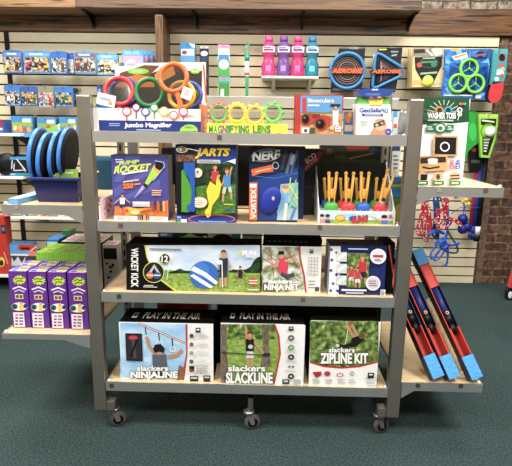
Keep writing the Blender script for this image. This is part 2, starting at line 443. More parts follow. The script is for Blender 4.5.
# slatted wall: boards on a dark backing
PITCH = .0828; ZT = 2.0446
def slat_panel(name, x0, x1):
    mb = MB(); mb.box(x0, x1, YW+.012, YW+.03, 0, ZT, GROOVE)
    z = ZT; first = True
    while z > 0.01:
        zb = max(.001, z-PITCH+.0125); mb.box(x0, x1, YW, YW+.0119, zb, z, CREAM); z -= PITCH
    return structure(name, mb)
slat_panel('wall_back', -2.045, 1.905); slat_panel('wall_left', -4.0, -2.075)
mb = MB(); mb.box(-2.078, -2.042, YW-.012, YW+.03, 0, ZT, BLACK)
for k in range(40): mb.box(-2.064, -2.056, YW-.0125, YW-.0118, .05+k*.05, .08+k*.05, GROOVE)
structure('trim_1', mb)
BR = brick_mat('old_brick', '745341', '4a3429', '857260')
mb = MB(); mb.box(1.905, 4.2, YW+.02, YW+.12, 0, 2.052, BR)
mb.box(1.93, 1.985, YW+.012, YW+.02, 0, 2.04, mottled('rough_mortar', ['4a392c', '6b5646', '7d6a58'], 30, .9, bump=.5))
structure('wall_right', mb)
mb = MB(); mb.box(-4.0, 4.2, YW-.02, YW+.12, 2.052, 2.252, OAK); structure('trim_2', mb, .004)
WB = brick_mat('whitewashed_brick', 'a39a8c', '8d8071', '5f564b')
mb = MB(); mb.box(-4.0, 4.2, YW+.02, YW+.12, 2.252, 3.3, WB); structure('wall_upper', mb)
# ceiling of the shop, above the picture
mb = MB(); mb.box(-4.2, 4.2, -4.5, YW+.12, 3.3, 3.36, mottled('ceiling_tile', ['b4b2ac', 'c2c0ba'], 40, .9)); structure('ceiling', mb)
# the rest of the shop behind the camera: plain unseen walls, paint tones set for the steel's reflections
PAINT = mottled('painted_wall', ['9c9284', 'a89e90'], 6, .8)
mb = MB(); mb.box(-4.3, -4.2, -4.5, YW+.12, 0, 3.3, mottled('pale_painted_wall', ['c4b9a8', 'cfc5b5'], 6, .8)); structure('wall_west', mb)
mb = MB(); mb.box(4.2, 4.3, -4.5, YW+.12, 0, 3.3, mottled('dark_painted_wall', ['3d3733', '48413c'], 6, .8)); structure('wall_east', mb)
mb = MB(); mb.box(-4.3, 4.3, -4.6, -4.5, 0, 3.3, PAINT); structure('wall_front', mb)
# oak ledge over the slatted wall
led = thing('wall_shelf', (-1.4, 2.15, 2.17), 'long oak ledge running above the slatted wall on black brackets', 'shelf')
mb = MB(); mb.box(-3.6, -1.372, 2.0, 2.28, 2.1735, 2.254, OAKL); build('board', mb, led, bevel=.004)
mb = MB(); mb.box(-1.370, 1.187, 2.0, 2.28, 2.1745, 2.251, OAKD); build('board', mb, led, bevel=.004)
for u in (93, 197, 302, 409):
    x = at(u, 20, 2.26).x; mb = MB()
    mb.box(x-.012, x+.012, 2.268, 2.2795, 2.08, 2.1735, BLACK); mb.box(x-.012, x+.012, 2.05, 2.268, 2.164, 2.1735, BLACK)
    mb.hexa([(x-.004, 2.255, 2.09), (x+.004, 2.255, 2.09), (x+.004, 2.268, 2.09), (x-.004, 2.268, 2.09), (x-.004, 2.08, 2.164), (x+.004, 2.08, 2.164), (x+.004, 2.268, 2.164), (x-.004, 2.268, 2.164)], BLACK)
    build('bracket', mb, led)
# oak fin standing out from the wall
x0 = at(155.3, 40, 2.0).x; x1 = at(163.2, 40, 2.0).x
mb = MB(); mb.box(x0, x1, 2.0, YW-.021, 0, 2.125, OAKV); mb.box(x0+.004, x1-.004, 1.9995, 2.03, 2.125, 2.1275, M('d9c9ac', .8))
structure('trim_3', mb, .003)

# white shelves hooked to the slatted wall at far left
def wshelf(z, x0, x1, yf, label):
    t = thing('shelf', ((x0+x1)/2, (yf+YW)/2, z-.03), label, 'shelf', None)
    mb = MB(); mb.box(x0, x1, yf, YW-.002, z-.022, z, WHITE); build('board', mb, t, bevel=.003)
    for x in (x0+.1, x1-.06):
        mb = MB(); mb.hexa([(x-.006, YW-.02, z-.12), (x+.006, YW-.02, z-.12), (x+.006, YW-.002, z-.12), (x-.006, YW-.002, z-.12), (x-.006, yf+.04, z-.0225), (x+.006, yf+.04, z-.0225), (x+.006, YW-.002, z-.0225), (x-.006, YW-.002, z-.0225)], BLACK)
        build('bracket', mb, t)
    return t
xs = lambda u, v, y: at(u, v, y).x
SA = at(10, 133.5, 1.98).z; SB = at(10, 176.5, 1.95).z; SC = at(30, 216.8, 1.85).z; SD = at(6, 275, 1.85).z
wshelf(SA, -2.6, xs(19.5, 135, 1.98), 1.98, 'topmost white wall shelf at far left, beside the dark seam of the slats')
wshelf(SB, -2.6, xs(22, 178, 1.95), 1.95, 'white wall shelf holding the black and blue toy box')
wshelf(SC, -1.93, -1.05, 1.85, 'white wall shelf with flat colourful books, just under the left steel end shelf')
wshelf(SD, -2.6, -1.2, 1.85, 'lowest white wall shelf, under the tall red box')

# ------------------------------------------------------------------ the rolling display rack
rack = thing('display_rack', (0, .36, 0), 'brushed steel rolling display rack with plywood shelves on rubber casters', 'display rack')
RB = []
def upright(x0, x1, y0, y1):
    mb = MB(); mb.box(x0, x1, y0, y1, .106, 1.439, STEEL); return build('upright', mb, rack, bevel=.004)
for (a, b) in ((-.662, -.609), (.6075, .662)):
    upright(a, b, -.004, .04); upright(a, b, .68, .724)
# slotted inner uprights
for x in (-.622, .598):
    mb = MB(); mb.box(x, x+.030, .364, .394, .08, 1.47, STEEL)
    for k in range(27): mb.box(x+.011, x+.019, .3625, .3641, .11+k*.05, .14+k*.05, BLACK)
    build('slotted_upright', mb, rack)
mb = MB(); mb.box(-.66, .66, .366, .392, 1.414, 1.462, RAIL); build('top_rail', mb, rack, bevel=.003)
mb = MB(); mb.box(-.66, .66, .366, .392, .11, .16, DKSTEEL); build('bottom_rail', mb, rack, bevel=.003)
clip_m = [M('6b4a45', .4), M('2e3f3c', .4), M('8d8d86', .4)]
def shelf(z, clips, back=False):
    y0, y1 = (.0, .36) if not back else (.398, .716)
    mb = MB(); mb.box(-.604, .604, y0+.004, y1, z-.016, z, PLY); s = build('shelf', mb, rack)
    mb = MB(); f = y0 if not back else y1
    d = -1 if not back else 1
    mb.box(-.6065, .6065, f-.003, f+.003, z-.040, z+.0015, RAIL)
    mb.box(-.6065, .6065, f-.002 if back else f, f+.012 if not back else f+.002, z-.040, z-.034, RAIL)
    build('front_lip', mb, s)
    for sx in (-1, 1):
        mb = MB(); x = sx*.606
        mb.box(min(x, x-sx*.006), max(x, x-sx*.006), y0+.004, y1, z-.034, z+.004, RAIL); build('side_bracket', mb, s)
        mb = MB(); mb.ellipsoid((sx*.597, y0+.012, z+.003), .006, .006, .005, WHITE, 8); build('end_stop', mb, s)
    for (u, v, k) in clips:
        p = at(u, v, -.004); mb = MB(); mb.box(p.x-.0085, p.x+.0085, -.0062, -.0031, p.z-.009, p.z+.009, clip_m[k]); build('price_clip', mb, s)
    return s
shelf(Z[0], [(219.5, 137.5, 0)]); shelf(Z[1], [(120.5, 225.5, 0), (320, 227.5, 0)])
shelf(Z[2], [(119, 296.5, 1), (303, 299.5, 0)]); shelf(Z[3], [(111.6, 385.5, 1)])
for z in Z[1:]: shelf(z, [], True)
# base feet and casters
def foot(x, y):
    mb = MB(); mb.box(x-.018, x+.018, y-.02, y+.02, .106, .150, STEEL); build('foot', mb, rack, bevel=.002)
for x in (-.590, .5875): foot(x, .018); foot(x, .70)
for y in (.05, .68):
    mb = MB(); mb.box(.008, .030, y-.012, y+.012, .105, .203, STEEL); build('center_leg', mb, rack)
    mb = MB(); mb.box(.006, .032, y-.012, y+.012, .16, .2026, DKSTEEL); build('leg_dark_top', mb, rack)  # darker, slightly wider steel box round the upper part of the leg
RUB = M('57504a', .6); HUB = M('8f8f8c', .35, .6)
def caster(x, y, turn):
    c = Vector((x, y, .0365)); ax = Vector((math.sin(turn), -math.cos(turn), 0))
    mb = MB(); mb.lathe([(.020, -.011), (.033, -.010), (.036, -.006), (.0362, 0), (.036, .006), (.033, .010), (.020, .011)], c, RUB, 26, ax)
    w = build('caster', mb, rack)
    mb = MB(); mb.lathe([(.0225, -.0119), (.0225, .0119)], c, BLACK, 22, ax); mb.lathe([(.009, -.0145), (.009, .0145)], c, HUB, 14, ax); build('hub', mb, w)
    mb = MB(); t = Vector((math.cos(turn), math.sin(turn), 0))
    tr = c - t*.016 + Vector((0, 0, .052))
    for sd in (-1, 1):
        o = ax*(.0165*sd); o2 = ax*(.0135*sd); e = t*.010
        p = [c+o-e*.8-Vector((0, 0, .008)), c+o+e*.8-Vector((0, 0, .008)), c+o2+e*.8-Vector((0, 0, .008)), c+o2-e*.8-Vector((0, 0, .008)),
             tr+o-e*1.5, tr+o+e*1.5, tr+o2+e*1.5, tr+o2-e*1.5]
        mb.hexa(p, HUB)
    b = tr; mb.cyl(b-Vector((0, 0, .004)), b+Vector((0, 0, .004)), .024, HUB, 16); mb.cyl(b, b+Vector((0, 0, .018)), .007, HUB, 10)
    build('fork', mb, w)
caster(-.577, .052, .35); caster(.0275, .052, .25); caster(.602, .052, .3)
caster(-.577, .67, -.6); caster(.0275, .67, .9); caster(.602, .67, .4)
# shelves hooked on the two ends
def end_shelf(sx, x_out, z, drop_u, clips, lip=.036, depth=.68):
    xi = sx*.664; xo = x_out; a, b = min(xi, xo), max(xi, xo)
    mb = MB(); mb.box(a, b, .004, depth, z-.016, z, PLY); s = build('end_shelf', mb, rack)
    mb = MB(); k = abs(xi-xo); xt = xi+(xo-xi)*drop_u
    pts = [(xo, z+.0015), (xo, z-lip), (xt, z-lip), (xi, z-lip-.036), (xi, z+.0015)]
    if sx < 0: pts = pts[::-1]
    mb.prism(pts, -.002, .004, RAIL); build('front_bracket', mb, s)
    mb = MB(); mb.prism(pts, depth, depth+.006, RAIL); build('rear_bracket', mb, s)
    mb = MB(); mb.box(min(xo, xo+sx*.005), max(xo, xo+sx*.005), -.002, depth+.006, z-lip, z+.003, RAIL); build('end_lip', mb, s)
    mb = MB(); mb.ellipsoid((xo-sx*.008, .010, z+.006), .008, .008, .007, WHITE, 10); build('end_stop', mb, s)
    for (u, v, c) in clips:
        p = at(u, v, -.004); mb = MB(); mb.box(p.x-.0085, p.x+.0085, -.0052, -.0021, p.z-.009, p.z+.009, clip_m[c]); build('price_clip', mb, s)
    return s
ZLU, ZLL, ZRU, ZRL = 1.009, .455, 1.108, .272
end_shelf(-1, -.985, ZLU, .22, [(16.5, 207, 2)]); end_shelf(-1, -1.035, ZLL, .3, [], .022)
end_shelf(1, .992, ZRU, .22, [(439.5, 190, 2), (486, 190.5, 0)]); end_shelf(1, 1.000, ZRL, .16, [(418, 385.5, 1), (461, 386, 1)])
# ================================================================== goods on the topmost rack shelf
z0 = Z[0]
C1 = (80, 40, 3.194)
# --- jumbo magnifier display
Yf = .028
x0, x1, _ = rect_pts(91.5, 200.5, 108, 120, Yf); ztr = at(146, 108.5, Yf).z
CWH = M('e9e9ea', .4); NAVY = M('22387e', .4)
md = thing('counter_display', ((x0+x1)/2, .15, z0), 'white and navy counter display of jumbo magnifying glasses with tall printed back card', 'display box')
mb = MB(); zb = z0+.001
mb.box(x0, x1, Yf, Yf+.004, zb, ztr, CWH); mb.box(x0, x0+.004, Yf+.0041, .27, zb, ztr+.02, CWH); mb.box(x1-.004, x1, Yf+.0041, .27, zb, ztr+.02, M('d8733a', .5))
mb.box(x0+.0041, x1-.0041, Yf+.0041, .27, zb, zb+.004, CWH)
p = Print(mb, Yf, C1)
p.rect(61, 258, 386, 292, NAVY)
p.text('Jumbo Magnifier', 142, 264, 293, 283, WHITE, 1.6); p.rect(180, 286, 258, 289, M('a9b6dd'))
p.lines(93, 264, 135, 276, 2, M('8fa0d4'), 3)
p.c = C1; p.poly([(318, 292), (322, 281), (335, 272), (350, 269), (364, 272), (374, 281), (377, 292)], M('8fc440')); p.lines(336, 276, 362, 282, 2, M('3f7a34'), 1)
for (a, b, r, h, c) in ((150, 228, 15, 258, 'd8262c'), (180, 215, 13, 252, '8a2f74'), (210, 229, 14, 255, '2a4a9c'), (238, 216, 13, 252, '2c9a48'), (269, 228, 15, 255, 'e6c832'), (300, 240, 14, 257, 'e8702a'), (331, 229, 15, 256, 'd8262c')):
    p.line([(a, b+r), (a, h)], 4, M(c)); p.ell(a, b, r, r, M(c)); p.ell(a, b, r-4, r-4, M('f3f3f3'))
p.rect(345, 233, 372, 240, M('cfd0d4'))
build('tray', mb, md)
# back card
mb = MB(); Yb = .262
q = [(117, 65), (205.5, 62.5), (206.5, 131), (96, 131)]
pts = [(at(u, v, Yb).x, at(u, v, Yb).z) for u, v in ((116.5, 63.5), (205.8, 62), (203.5, 108), (98, 108))]
pts[2] = (x1-.006, ztr); pts[3] = (x0+.006, ztr)
mb.prism(pts[::-1], Yb, Yb+.004, M('f1f1ee', .45))
p = Print(mb, Yb, C1)
p.poly([(108, 152), (250, 98), (390, 98), (388, 225), (85, 225)], M('3c3432')); p.poly([(128, 105), (205, 80), (255, 82), (215, 120), (120, 138)], M('6f4a2a'))
p.poly([(122, 128), (180, 110), (230, 118), (240, 150), (110, 152)], M('c7762f')); p.poly([(238, 112), (262, 84), (300, 76), (305, 110), (250, 140)], M('d88632'))
p.poly([(300, 84), (340, 84), (325, 100), (300, 100)], M('5a3a24'))
p.ell(186, 100, 34, 10, M('8cc63e')); p.lines(165, 96, 208, 104, 2, M('e4f2c4'), 3); p.ell(368, 100, 16, 8, M('8cc63e')); p.rect(358, 98, 378, 102, M('e4f2c4'))
for i, c in enumerate(('e08a2a', '3c9a48', '2a7ac0')): p.ell(126+i*6, 77, 5, 5, M(c), 10)
p.lines(146, 74, 190, 82, 2, M('8a9098'), 5)
p.line([(395, 80), (404, 200)], 5, M('d9612a'))
build('back_card', mb, md)
mb = MB(); mb.box(x0+.02, x1-.02, .055, .250, z0+.006, ztr-.012, M('2a2422', .8)); build('insert', mb, md)
# magnifying glasses standing in it
def magnifier(name, label, u, v, rpx, Y, col, tilt, handle, hl=.075):
    c = at(u, v, Y); R = rpx*(Y-CAM.y)/CF*1.0
    t = thing(name, (c.x, Y, ztr-.011), label, 'magnifying glass', 'jumbo magnifying glasses in the display')
    m = M(col, .3); ax = Vector((tilt[0], -1, tilt[1])).normalized()
    mb = MB(); mb.torus(c, R*.86, R*.15, m, ax, 36, 8, 1.1); build('frame', mb, t)
    mb = MB(); mb.lathe([(R*.76, -.001), (R*.76, .001)], c, LENS, 28, ax, False); build('lens', mb, t)
    d = Vector((math.sin(handle), 0, -math.cos(handle))); d = (d-ax*d.dot(ax)).normalized()
    mb = MB(); a = c+d*R*.95; sd = d.cross(ax)
    for k0, k1, w in ((0, .35, .010), (.35, 1, .0115)):
        p0 = a+d*hl*k0; p1 = a+d*hl*k1
        mb.hexa([p0-sd*w*.8+ax*.005, p0+sd*w*.8+ax*.005, p0+sd*w*.8-ax*.005, p0-sd*w*.8-ax*.005, p1-sd*w+ax*.005, p1+sd*w+ax*.005, p1+sd*w-ax*.005, p1-sd*w-ax*.005], m)
    build('handle', mb, t, bevel=.002)
    return t
magnifier('magnifying_glass', 'red magnifying glass at the left end of the counter display', 119, 91.5, 15.2, .095, 'd3202a', (.12, .25), 0, .05)
magnifier('magnifying_glass', 'deep blue magnifying glass tucked behind the red one', 124.5, 92, 14.5, .15, '25408f', (.12, .2), 0, .05)
magnifier('magnifying_glass', 'green magnifying glass in the middle of the counter display', 149.3, 92.5, 15.0, .10, '1f7a3a', (.0, .2), 0, .05)
magnifier('magnifying_glass', 'orange magnifying glass raised above the others with handle down', 173.5, 77.7, 15.3, .075, 'ee6a20', (-.08, .2), .28, .085)
magnifier('magnifying_glass', 'yellow magnifying glass behind the orange handle', 181.5, 95, 14.2, .11, 'f0b820', (-.1, .2), 0, .05)
magnifier('magnifying_glass', 'blue magnifying glass furthest right, behind the yellow one', 188.5, 95.5, 14.2, .16, '2455a8', (-.1, .2), 0, .05)
# hanging price tags on the glasses
mb = MB(); c = at(187, 93.5, .055); r = Matrix.Rotation(math.radians(20), 4, 'Y')
mb.box(-.021, .021, 0, .001, -.022, .022, M('f6f4f0', .5))
for i in range(3): mb.box(-.013, .011-.004*i, -.0006, 0, .010-.009*i, .013-.009*i, M('c94a4a'))
mb.xform(Matrix.Translation(c) @ r); tag(build('price_tag', mb), 'square white price tag tied over the yellow magnifying glass', 'price tag')
mb = MB(); c = at(107.5, 101.5, .05); r = Matrix.Rotation(math.radians(12), 4, 'Y')
mb.box(-.042, .030, 0, .001, -.030, .027, M('f2f2ee', .5)); mb.box(-.042, .030, -.0005, 0, -.030, -.018, M('2a62b0'))
mb.box(-.030, .012, -.0005, 0, .002, .012, M('9aa8c4')); mb.ellipsoid((.012, -.0004, -.004), .009, .0004, .008, M('e8a03c'), 12)
mb.hexa([(-.050, .0005, -.030), (-.042, .0005, -.030), (-.042, .0015, -.030), (-.050, .0015, -.030), (-.040, .0005, .027), (-.032, .0005, .027), (-.032, .0015, .027), (-.040, .0015, .027)], M('c9d83a'))
mb.xform(Matrix.Translation(c) @ r); tag(build('info_card', mb), 'small white and blue card with lime edge leaning on the red magnifying glass', 'card')

# --- flower magnifying lens display
CL = (180, 20, 3.194); Yf = .04
x0, x1, zt = rect_pts(207, 287.5, 123.8, 128, Yf)
ld = thing('counter_display', ((x0+x1)/2, .12, z0), 'yellow counter display of flower shaped magnifying lenses under a clear cover', 'display box')
YEL = M('f0d92a', .4)
mb = MB(); mb.box(x0, x1, Yf, Yf+.09, z0+.001, zt, YEL)
p = Print(mb, Yf, CL); cols = ('1f8a3c', '2f8f34', '6a9a2a', '1f8a3c', 'c03a8a', '2f8f34', '1f7a4c', '1f8a3c', '9a4a9a')
w = 'MAGNIFYING LENS'; a = 92.
for i, ch in enumerate(w):
    if ch == ' ': a += 10; continue
    ww = 7 if ch == 'I' else 14.6
    p.text(ch, a, 336, a+ww-1.2, 362, M(('1f8a3c', '2a9a40', '1c7d4e', '8a3f8f')[i % 4 if i % 7 == 3 else i % 3]), 1.8); a += ww
p.rect(312, 346, 326, 361, M('d8d42a'))
build('tray', mb, ld)
xa, xb, zc = rect_pts(203.5, 295.5, 111, 120, Yf)
mb = MB(); mb.box(xa, xb, .16, .1615, z0+.001, zc, CLEAR); mb.box(xa, xa+.0015, .03, .1599, z0+.001, zc, CLEAR); mb.box(xb-.0015, xb, .03, .1599, z0+.001, zc, CLEAR)
build('clear_cover', mb, ld)
def flower(label, u, v, pet, rim, n, Y=.075, rp=10.5):
    c = at(u, v, Y); R = rp*(Y-CAM.y)/CF
    t = thing('flower_magnifier', (c.x, Y, zt), label, 'magnifying glass', 'flower magnifying lenses')
    mb = MB()
    for k in range(n):
        a = 2*PI*k/n; mb.ellipsoid(c+Vector((R*.86*math.cos(a), .001, R*.86*math.sin(a))), R*.20, .004, R*.20, M(pet, .35), 10)
    build('petals', mb, t)
    mb = MB(); mb.torus(c, R*.74, R*.12, M(rim, .35), (0, -1, .08), 30, 8); build('rim', mb, t)
    mb = MB(); mb.lathe([(R*.68, -.001), (R*.68, .001)], c, LENS, 24, (0, -1, .08), False); build('lens', mb, t)
    mb = MB(); mb.box(c.x-.008, c.x+.008, Y-.004, Y+.004, zt+.0005, c.z-R*.85, M(rim, .35)); build('handle', mb, t)
    return t
flower('flower magnifying lens with coral red petals and a green rim', 218.7, 113, 'ee5a5a', '58b848', 12)
flower('yellow flower magnifying lens with small petals beside the red petalled one', 237, 113.5, 'f4d42e', 'f0c41e', 13, .078)
flower('yellow flower magnifying lens just left of the green one', 254.8, 115, 'f2c928', 'ecbc1c', 9, .074)
flower('green flower magnifying lens at the right end', 273, 113, '4db848', '6cc860', 9, .077)
# --- binoculars boxes
CB = (290, 70, 4.267)
def binobox(Y, u0, u1, vt, art, label):
    BX = M('b5302c', .45)
    x0, x1, z1 = rect_pts(u0, u1, vt, 115, Y)
    mb = MB(); mb.box(x0, x1, Y, Y+.045, z0+.0006, z1, BX)
    p = Print(mb, Y, CB)
    if art:
        W = mottled('printed_wood_deck', ['8a5a3a', 'b98a62', 'd0aa84'], 30, .4, (1, 1, 8))
        p.rect(44, 110, 222, 190, M('5f95cc')); p.rect(44, 182, 222, 273, W)
        p.rect(44, 180, 222, 186, M('6a7a4a'))
        p.text('Binoculars', 76, 121, 187, 139, WHITE, .7)
        p.rect(76, 148, 125, 154, M('dfeaf6'))
        p.poly([(52, 120), (68, 118), (70, 178), (54, 180)], M('c8343a'))
        p.kid(194, 268, 122, M('e6dfd8'), M('dcd8d2'), M('38261c'), arms=((-.2, .8), (.16, .84)), wid=.8)
        p.line([(172, 150), (214, 150)], 9, M('2a2422'))
        R1 = M('a5452f', .4); R2 = M('8a2a22', .4)
        p.poly([(48, 196), (82, 184), (112, 190), (108, 222), (70, 235), (48, 226)], R1); p.ell(66, 210, 19, 24, R2); p.ell(66, 210, 14, 18, BLACK); p.ell(62, 204, 5, 6, M('5a5a66'))
        p.poly([(112, 200), (142, 192), (176, 200), (172, 236), (140, 258), (112, 250)], R1); p.ell(130, 230, 24, 26, R2); p.ell(129, 231, 18, 20, BLACK); p.ell(124, 224, 6, 7, M('5a5a66'))
        p.rect(96, 188, 128, 202, R2)
        p.rect(50, 246, 80, 270, M('cfd4cc')); p.rect(86, 246, 106, 270, M('3a4a34')); p.rect(60, 252, 72, 266, M('2a3a6a'))
        p.ell(178, 246, 9, 9, M('e9b0a0')); p.rect(192, 240, 216, 262, M('efe9e4')); p.lines(194, 242, 214, 258, 2, M('c05a50'), 2)
    return tag(build('binoculars_box', mb), label, 'toy box', 'binoculars boxes')
binobox(.05, 296, 342.7, 95.2, True, 'red edged binoculars box with two children on its front, foremost of the pair')
binobox(.105, 294.2, 341, 94.8, False, 'red binoculars box hidden behind the foremost one')
# small things between
mb, x0, x1, z1 = carton(344, 353.5, 111.5, z0, .14, .04, M('3a86c4')); p = Print(mb, .14, CB)
p.ell(247, 205, 12, 20, M('e8882c')); p.ell(256, 190, 8, 12, M('f0a83c')); p.rect(233, 235, 270, 262, M('d9d4c8'))
tag(build('toy_box', mb), 'small blue box with orange figure between binoculars and white pouch', 'toy box')

# --- white zip pouches
CG = (345, 80, 7.77)
def pouch(dx, Y, front, label):
    mb = MB(); k = MB()
    def q(a, b, YY): r = at(CG[0]+(a+dx)/CG[2], CG[1]+b/CG[2], YY); return r
    xb0, xb1 = q(88, 400, Y).x, q(370, 400, Y).x; xt0, xt1 = q(92, 180, Y).x, q(352, 180, Y).x; zt = q(220, 187, Y).z; zl = z0+.001
    zz = lambda f: zl+(zt-zl)*f
    Wm = M('efefec', .35)
    mb.hexa([(xb0, Y, zl), (xb1, Y, zl), (xb1, Y+.030, zl), (xb0, Y+.030, zl), (xt0, Y, zt), (xt1, Y, zt), (xt1, Y+.018, zt), (xt0, Y+.018, zt)], Wm)
    p = Print(mb, Y, (CG[0]+dx/CG[2], CG[1], CG[2]))
    if front:
        NB = M('24409a', .4)
        p.text('GeoSafari', 112, 217, 300, 252, NB, 1.2, outline=M('dfe6f6')); p.rect(132, 262, 296, 281, NB); p.rect(150, 268, 280, 275, M('c4d0ee'))
        p.ell(320, 240, 17, 15, M('2f72c4')); p.ell(320, 240, 9, 6, M('dbe8f8'))
        p.lines(120, 312, 182, 362, 4, M('7fa47a'), 4, .35)
        p.poly([(190, 425), (210, 385), (240, 372), (300, 372), (340, 390), (352, 425)], M('d8806a')); p.ell(272, 350, 52, 44, M('e6a586'))
        p.poly([(225, 320), (250, 303), (300, 303), (318, 330), (300, 316), (250, 318)], M('c08a5c'))
        p.poly([(218, 338), (302, 310), (310, 348), (224, 372)], M('2c3a34')); p.ell(246, 350, 14, 12, M('b0aa8e')); p.ell(286, 336, 14, 12, M('a08a7a'))
        p.ell(335, 402, 25, 26, M('2a4aa4')); p.lines(320, 392, 350, 412, 3, M('b4c4ea'), 2, .4)
        p.line([(100, 400), (112, 300), (104, 230)], 3, M('d4d0c8'))
    # green and yellow gusset, blue folded top
    G = M('5cb83a', .35); Yl = M('e6d038', .35); B = M('27479c', .35)
    a0, a1 = q(124, 132, Y).x, q(345, 132, Y).x; zg = q(220, 132, Y).z; ym = Y+.009
    mb.hexa([(xt0+.002, Y+.001, zt+.0005), (xt1-.002, Y+.001, zt+.0005), (xt1-.002, Y+.017, zt+.0005), (xt0+.002, Y+.017, zt+.0005), (a0, ym-.004, zg), (a1, ym-.004, zg), (a1, ym+.004, zg), (a0, ym+.004, zg)], G)
    o = build('zip_pouch', mb)
    r = tag(o, label, 'pouch', 'white zip pouches')
    k = MB(); c0, c1 = q(178, 150, Y).x, q(302, 150, Y).x; d0, d1 = q(192, 190, Y).x, q(285, 190, Y).x
    k.hexa([(d0, Y-.003, zt-.004), (d1, Y-.003, zt-.004), (d1, Y-.001, zt-.004), (d0, Y-.001, zt-.004), (c0, ym-.007, zg), (c1, ym-.007, zg), (c1, ym-.005, zg), (c0, ym-.005, zg)], Yl)
    build('yellow_flap', k, o)
    k = MB(); pl = [q(120, 128, Y), q(92, 85, Y), q(190, 66, Y), q(262, 66, Y), q(392, 74, Y), q(348, 122, Y), q(230, 138, Y)]
    off = -.022
    f = [(v.x, v.z) for v in pl]
    k.prism(f[::-1], Y-.010, Y+.016, B); pp = Print(k, Y-.010, (CG[0]+dx/CG[2], CG[1], CG[2]))
    if front:
        pp.rect(208, 70, 256, 80, M('e8ecfa'))
        pp.rect(160, 106, 275, 112, M('7d94cf')); pp.rect(168, 117, 268, 121, M('6c84c4')); pp.poly([(190, 130), (215, 134), (210, 144), (194, 140)], M('d86aa0')); pp.poly([(248, 132), (280, 126), (276, 140), (254, 142)], M('e08aa8'))
    build('folded_top', k, o)
    return r
pouch(0, .055, True, 'white zip pouch with goggled child on front and blue folded top')
pouch(-14, .095, False, 'plain white and blue zip pouch behind the one showing a child')
pouch(-26, .135, False, 'hindmost white zip pouch, its blue top fanned out to the side')
mb, x0, x1, z1 = carton(393, 397.5, 111, z0, .12, .03, M('bfd4e2')); p = Print(mb, .12); p.rect(393, 111, 397.5, 117, M('4a9ad0')); p.rect(393.5, 124, 397, 128, M('d8483a'))
tag(build('toy_box', mb), 'thin pale box with blue top right of the zip pouches', 'toy box')
mb = MB(); a = at(403, 131, .20); mb.lathe([(.022, 0), (.024, .004), (.024, .055), (.020, .07), (.018, .085), (.018, .10)], (a.x, .2, z0+.001), M('9a9e9c', .25, .3), 20)
tag(build('canister', mb), 'dull silver canister at the right end of the top rack shelf', 'canister')
# ================================================================== second shelf
z0 = Z[1]
# --- jump rocket box
CJ = (105, 150, 6.21); Yf = .042
PUR = M('4b4a94', .4)
mb, x0, x1, z1 = carton(112.5, 168.4, 155.2, z0, Yf, .09, PUR, M('55509a', .45), M('6a5f78', .5), 190)
p = Print(mb, Yf, CJ)
for pts in (((60, 300), (55, 240), (300, 100), (320, 120)), ((60, 330), (60, 312), (345, 180), (340, 240)), ((130, 40), (230, 40), (100, 200), (52, 200))): p.poly(pts, M('5a5aa6'))
p.poly([(62, 350), (110, 345), (200, 368), (290, 345), (392, 312), (394, 410), (60, 410)], M('ea7a24')); p.poly([(125, 350), (200, 362), (290, 360), (300, 405), (130, 405)], M('f0b428'))
p.text('JUMP', 82, 64, 212, 96, M('cfe23a'), 2, .35, -4); p.text('ROCKET', 60, 92, 282, 138, M('cfe23a'), 2.2, .35, -5)
p.lines(64, 52, 128, 82, 2, M('d9d6ee'), 1, .5); p.line([(106, 150), (268, 126)], 9, M('e6e6f4'))
p.text('250', 112, 205, 178, 240, M('ee7a28'), 3, 0, -3, outline=M('5a2a3a')); p.line([(114, 198), (210, 184)], 9, M('e0c0a0')); p.line([(184, 214), (222, 208)], 10, M('ee8a3a'))
p.poly([(178, 305), (232, 220), (256, 222)], M('b9a6e2')); p.poly([(178, 312), (190, 300), (252, 222), (262, 226)], M('9a80d0'))
p.line([(312, 66), (366, 76), (372, 100), (300, 190)], 4, M('d8d8ee'))
p.poly([(306, 92), (322, 74), (348, 76), (364, 96), (354, 122), (268, 218), (248, 206)], M('a8d836')); p.poly([(306, 92), (322, 74), (348, 76), (364, 96), (356, 118), (334, 146), (298, 118)], M('f0a040'))
p.poly([(310, 90), (322, 74), (348, 76), (364, 96), (358, 116), (340, 126), (316, 112)], M('18181a')); p.poly([(246, 204), (268, 216), (258, 236), (240, 222)], M('26263a'))
p.lines(288, 244, 372, 284, 3, M('f0b088'), 5, .55); p.rect(174, 318, 282, 350, M('c4c0cc')); p.rect(180, 322, 276, 334, M('e0dee6'))
for i, c in enumerate(('b8442a', '3a3a7a', 'c86a2a', '4a3a2a', 'd8b09a')): p.rect(290+i*18, 315, 302+i*18, 380-6*(i % 2), M(c))
p.kid(112, 388, 122, M('e9e7ee'), M('2a2a48'), M('2a1c16'), arms=((-.42, .46), (.40, .5)), legs=((-.1, 0), (.12, .1)))
p.ell(140, 374, 12, 9, M('d83a2a')); p.ell(258, 378, 42, 11, M('c8431e'), rot=-.2); p.ell(192, 384, 26, 12, M('f6d8a0')); p.rect(62, 408, 394, 436, M('f1eef0'))
p.rect(80, 415, 124, 430, M('d8a0a8')); p.lines(136, 414, 196, 432, 3, M('9a98a6'), 3, .4)
for i, c in enumerate(('c0463a', '3a6a4a', '2a2a4a', 'd8b040', '7a4a8a', 'c85a3a')): p.rect(206+i*13, 400, 216+i*13, 432, M(c))
p.lines(302, 414, 372, 430, 2, M('c08a70'), 4, .4)
tag(build('rocket_toy_box', mb), 'purple jump rocket toy box with slanted lime lettering', 'toy box')
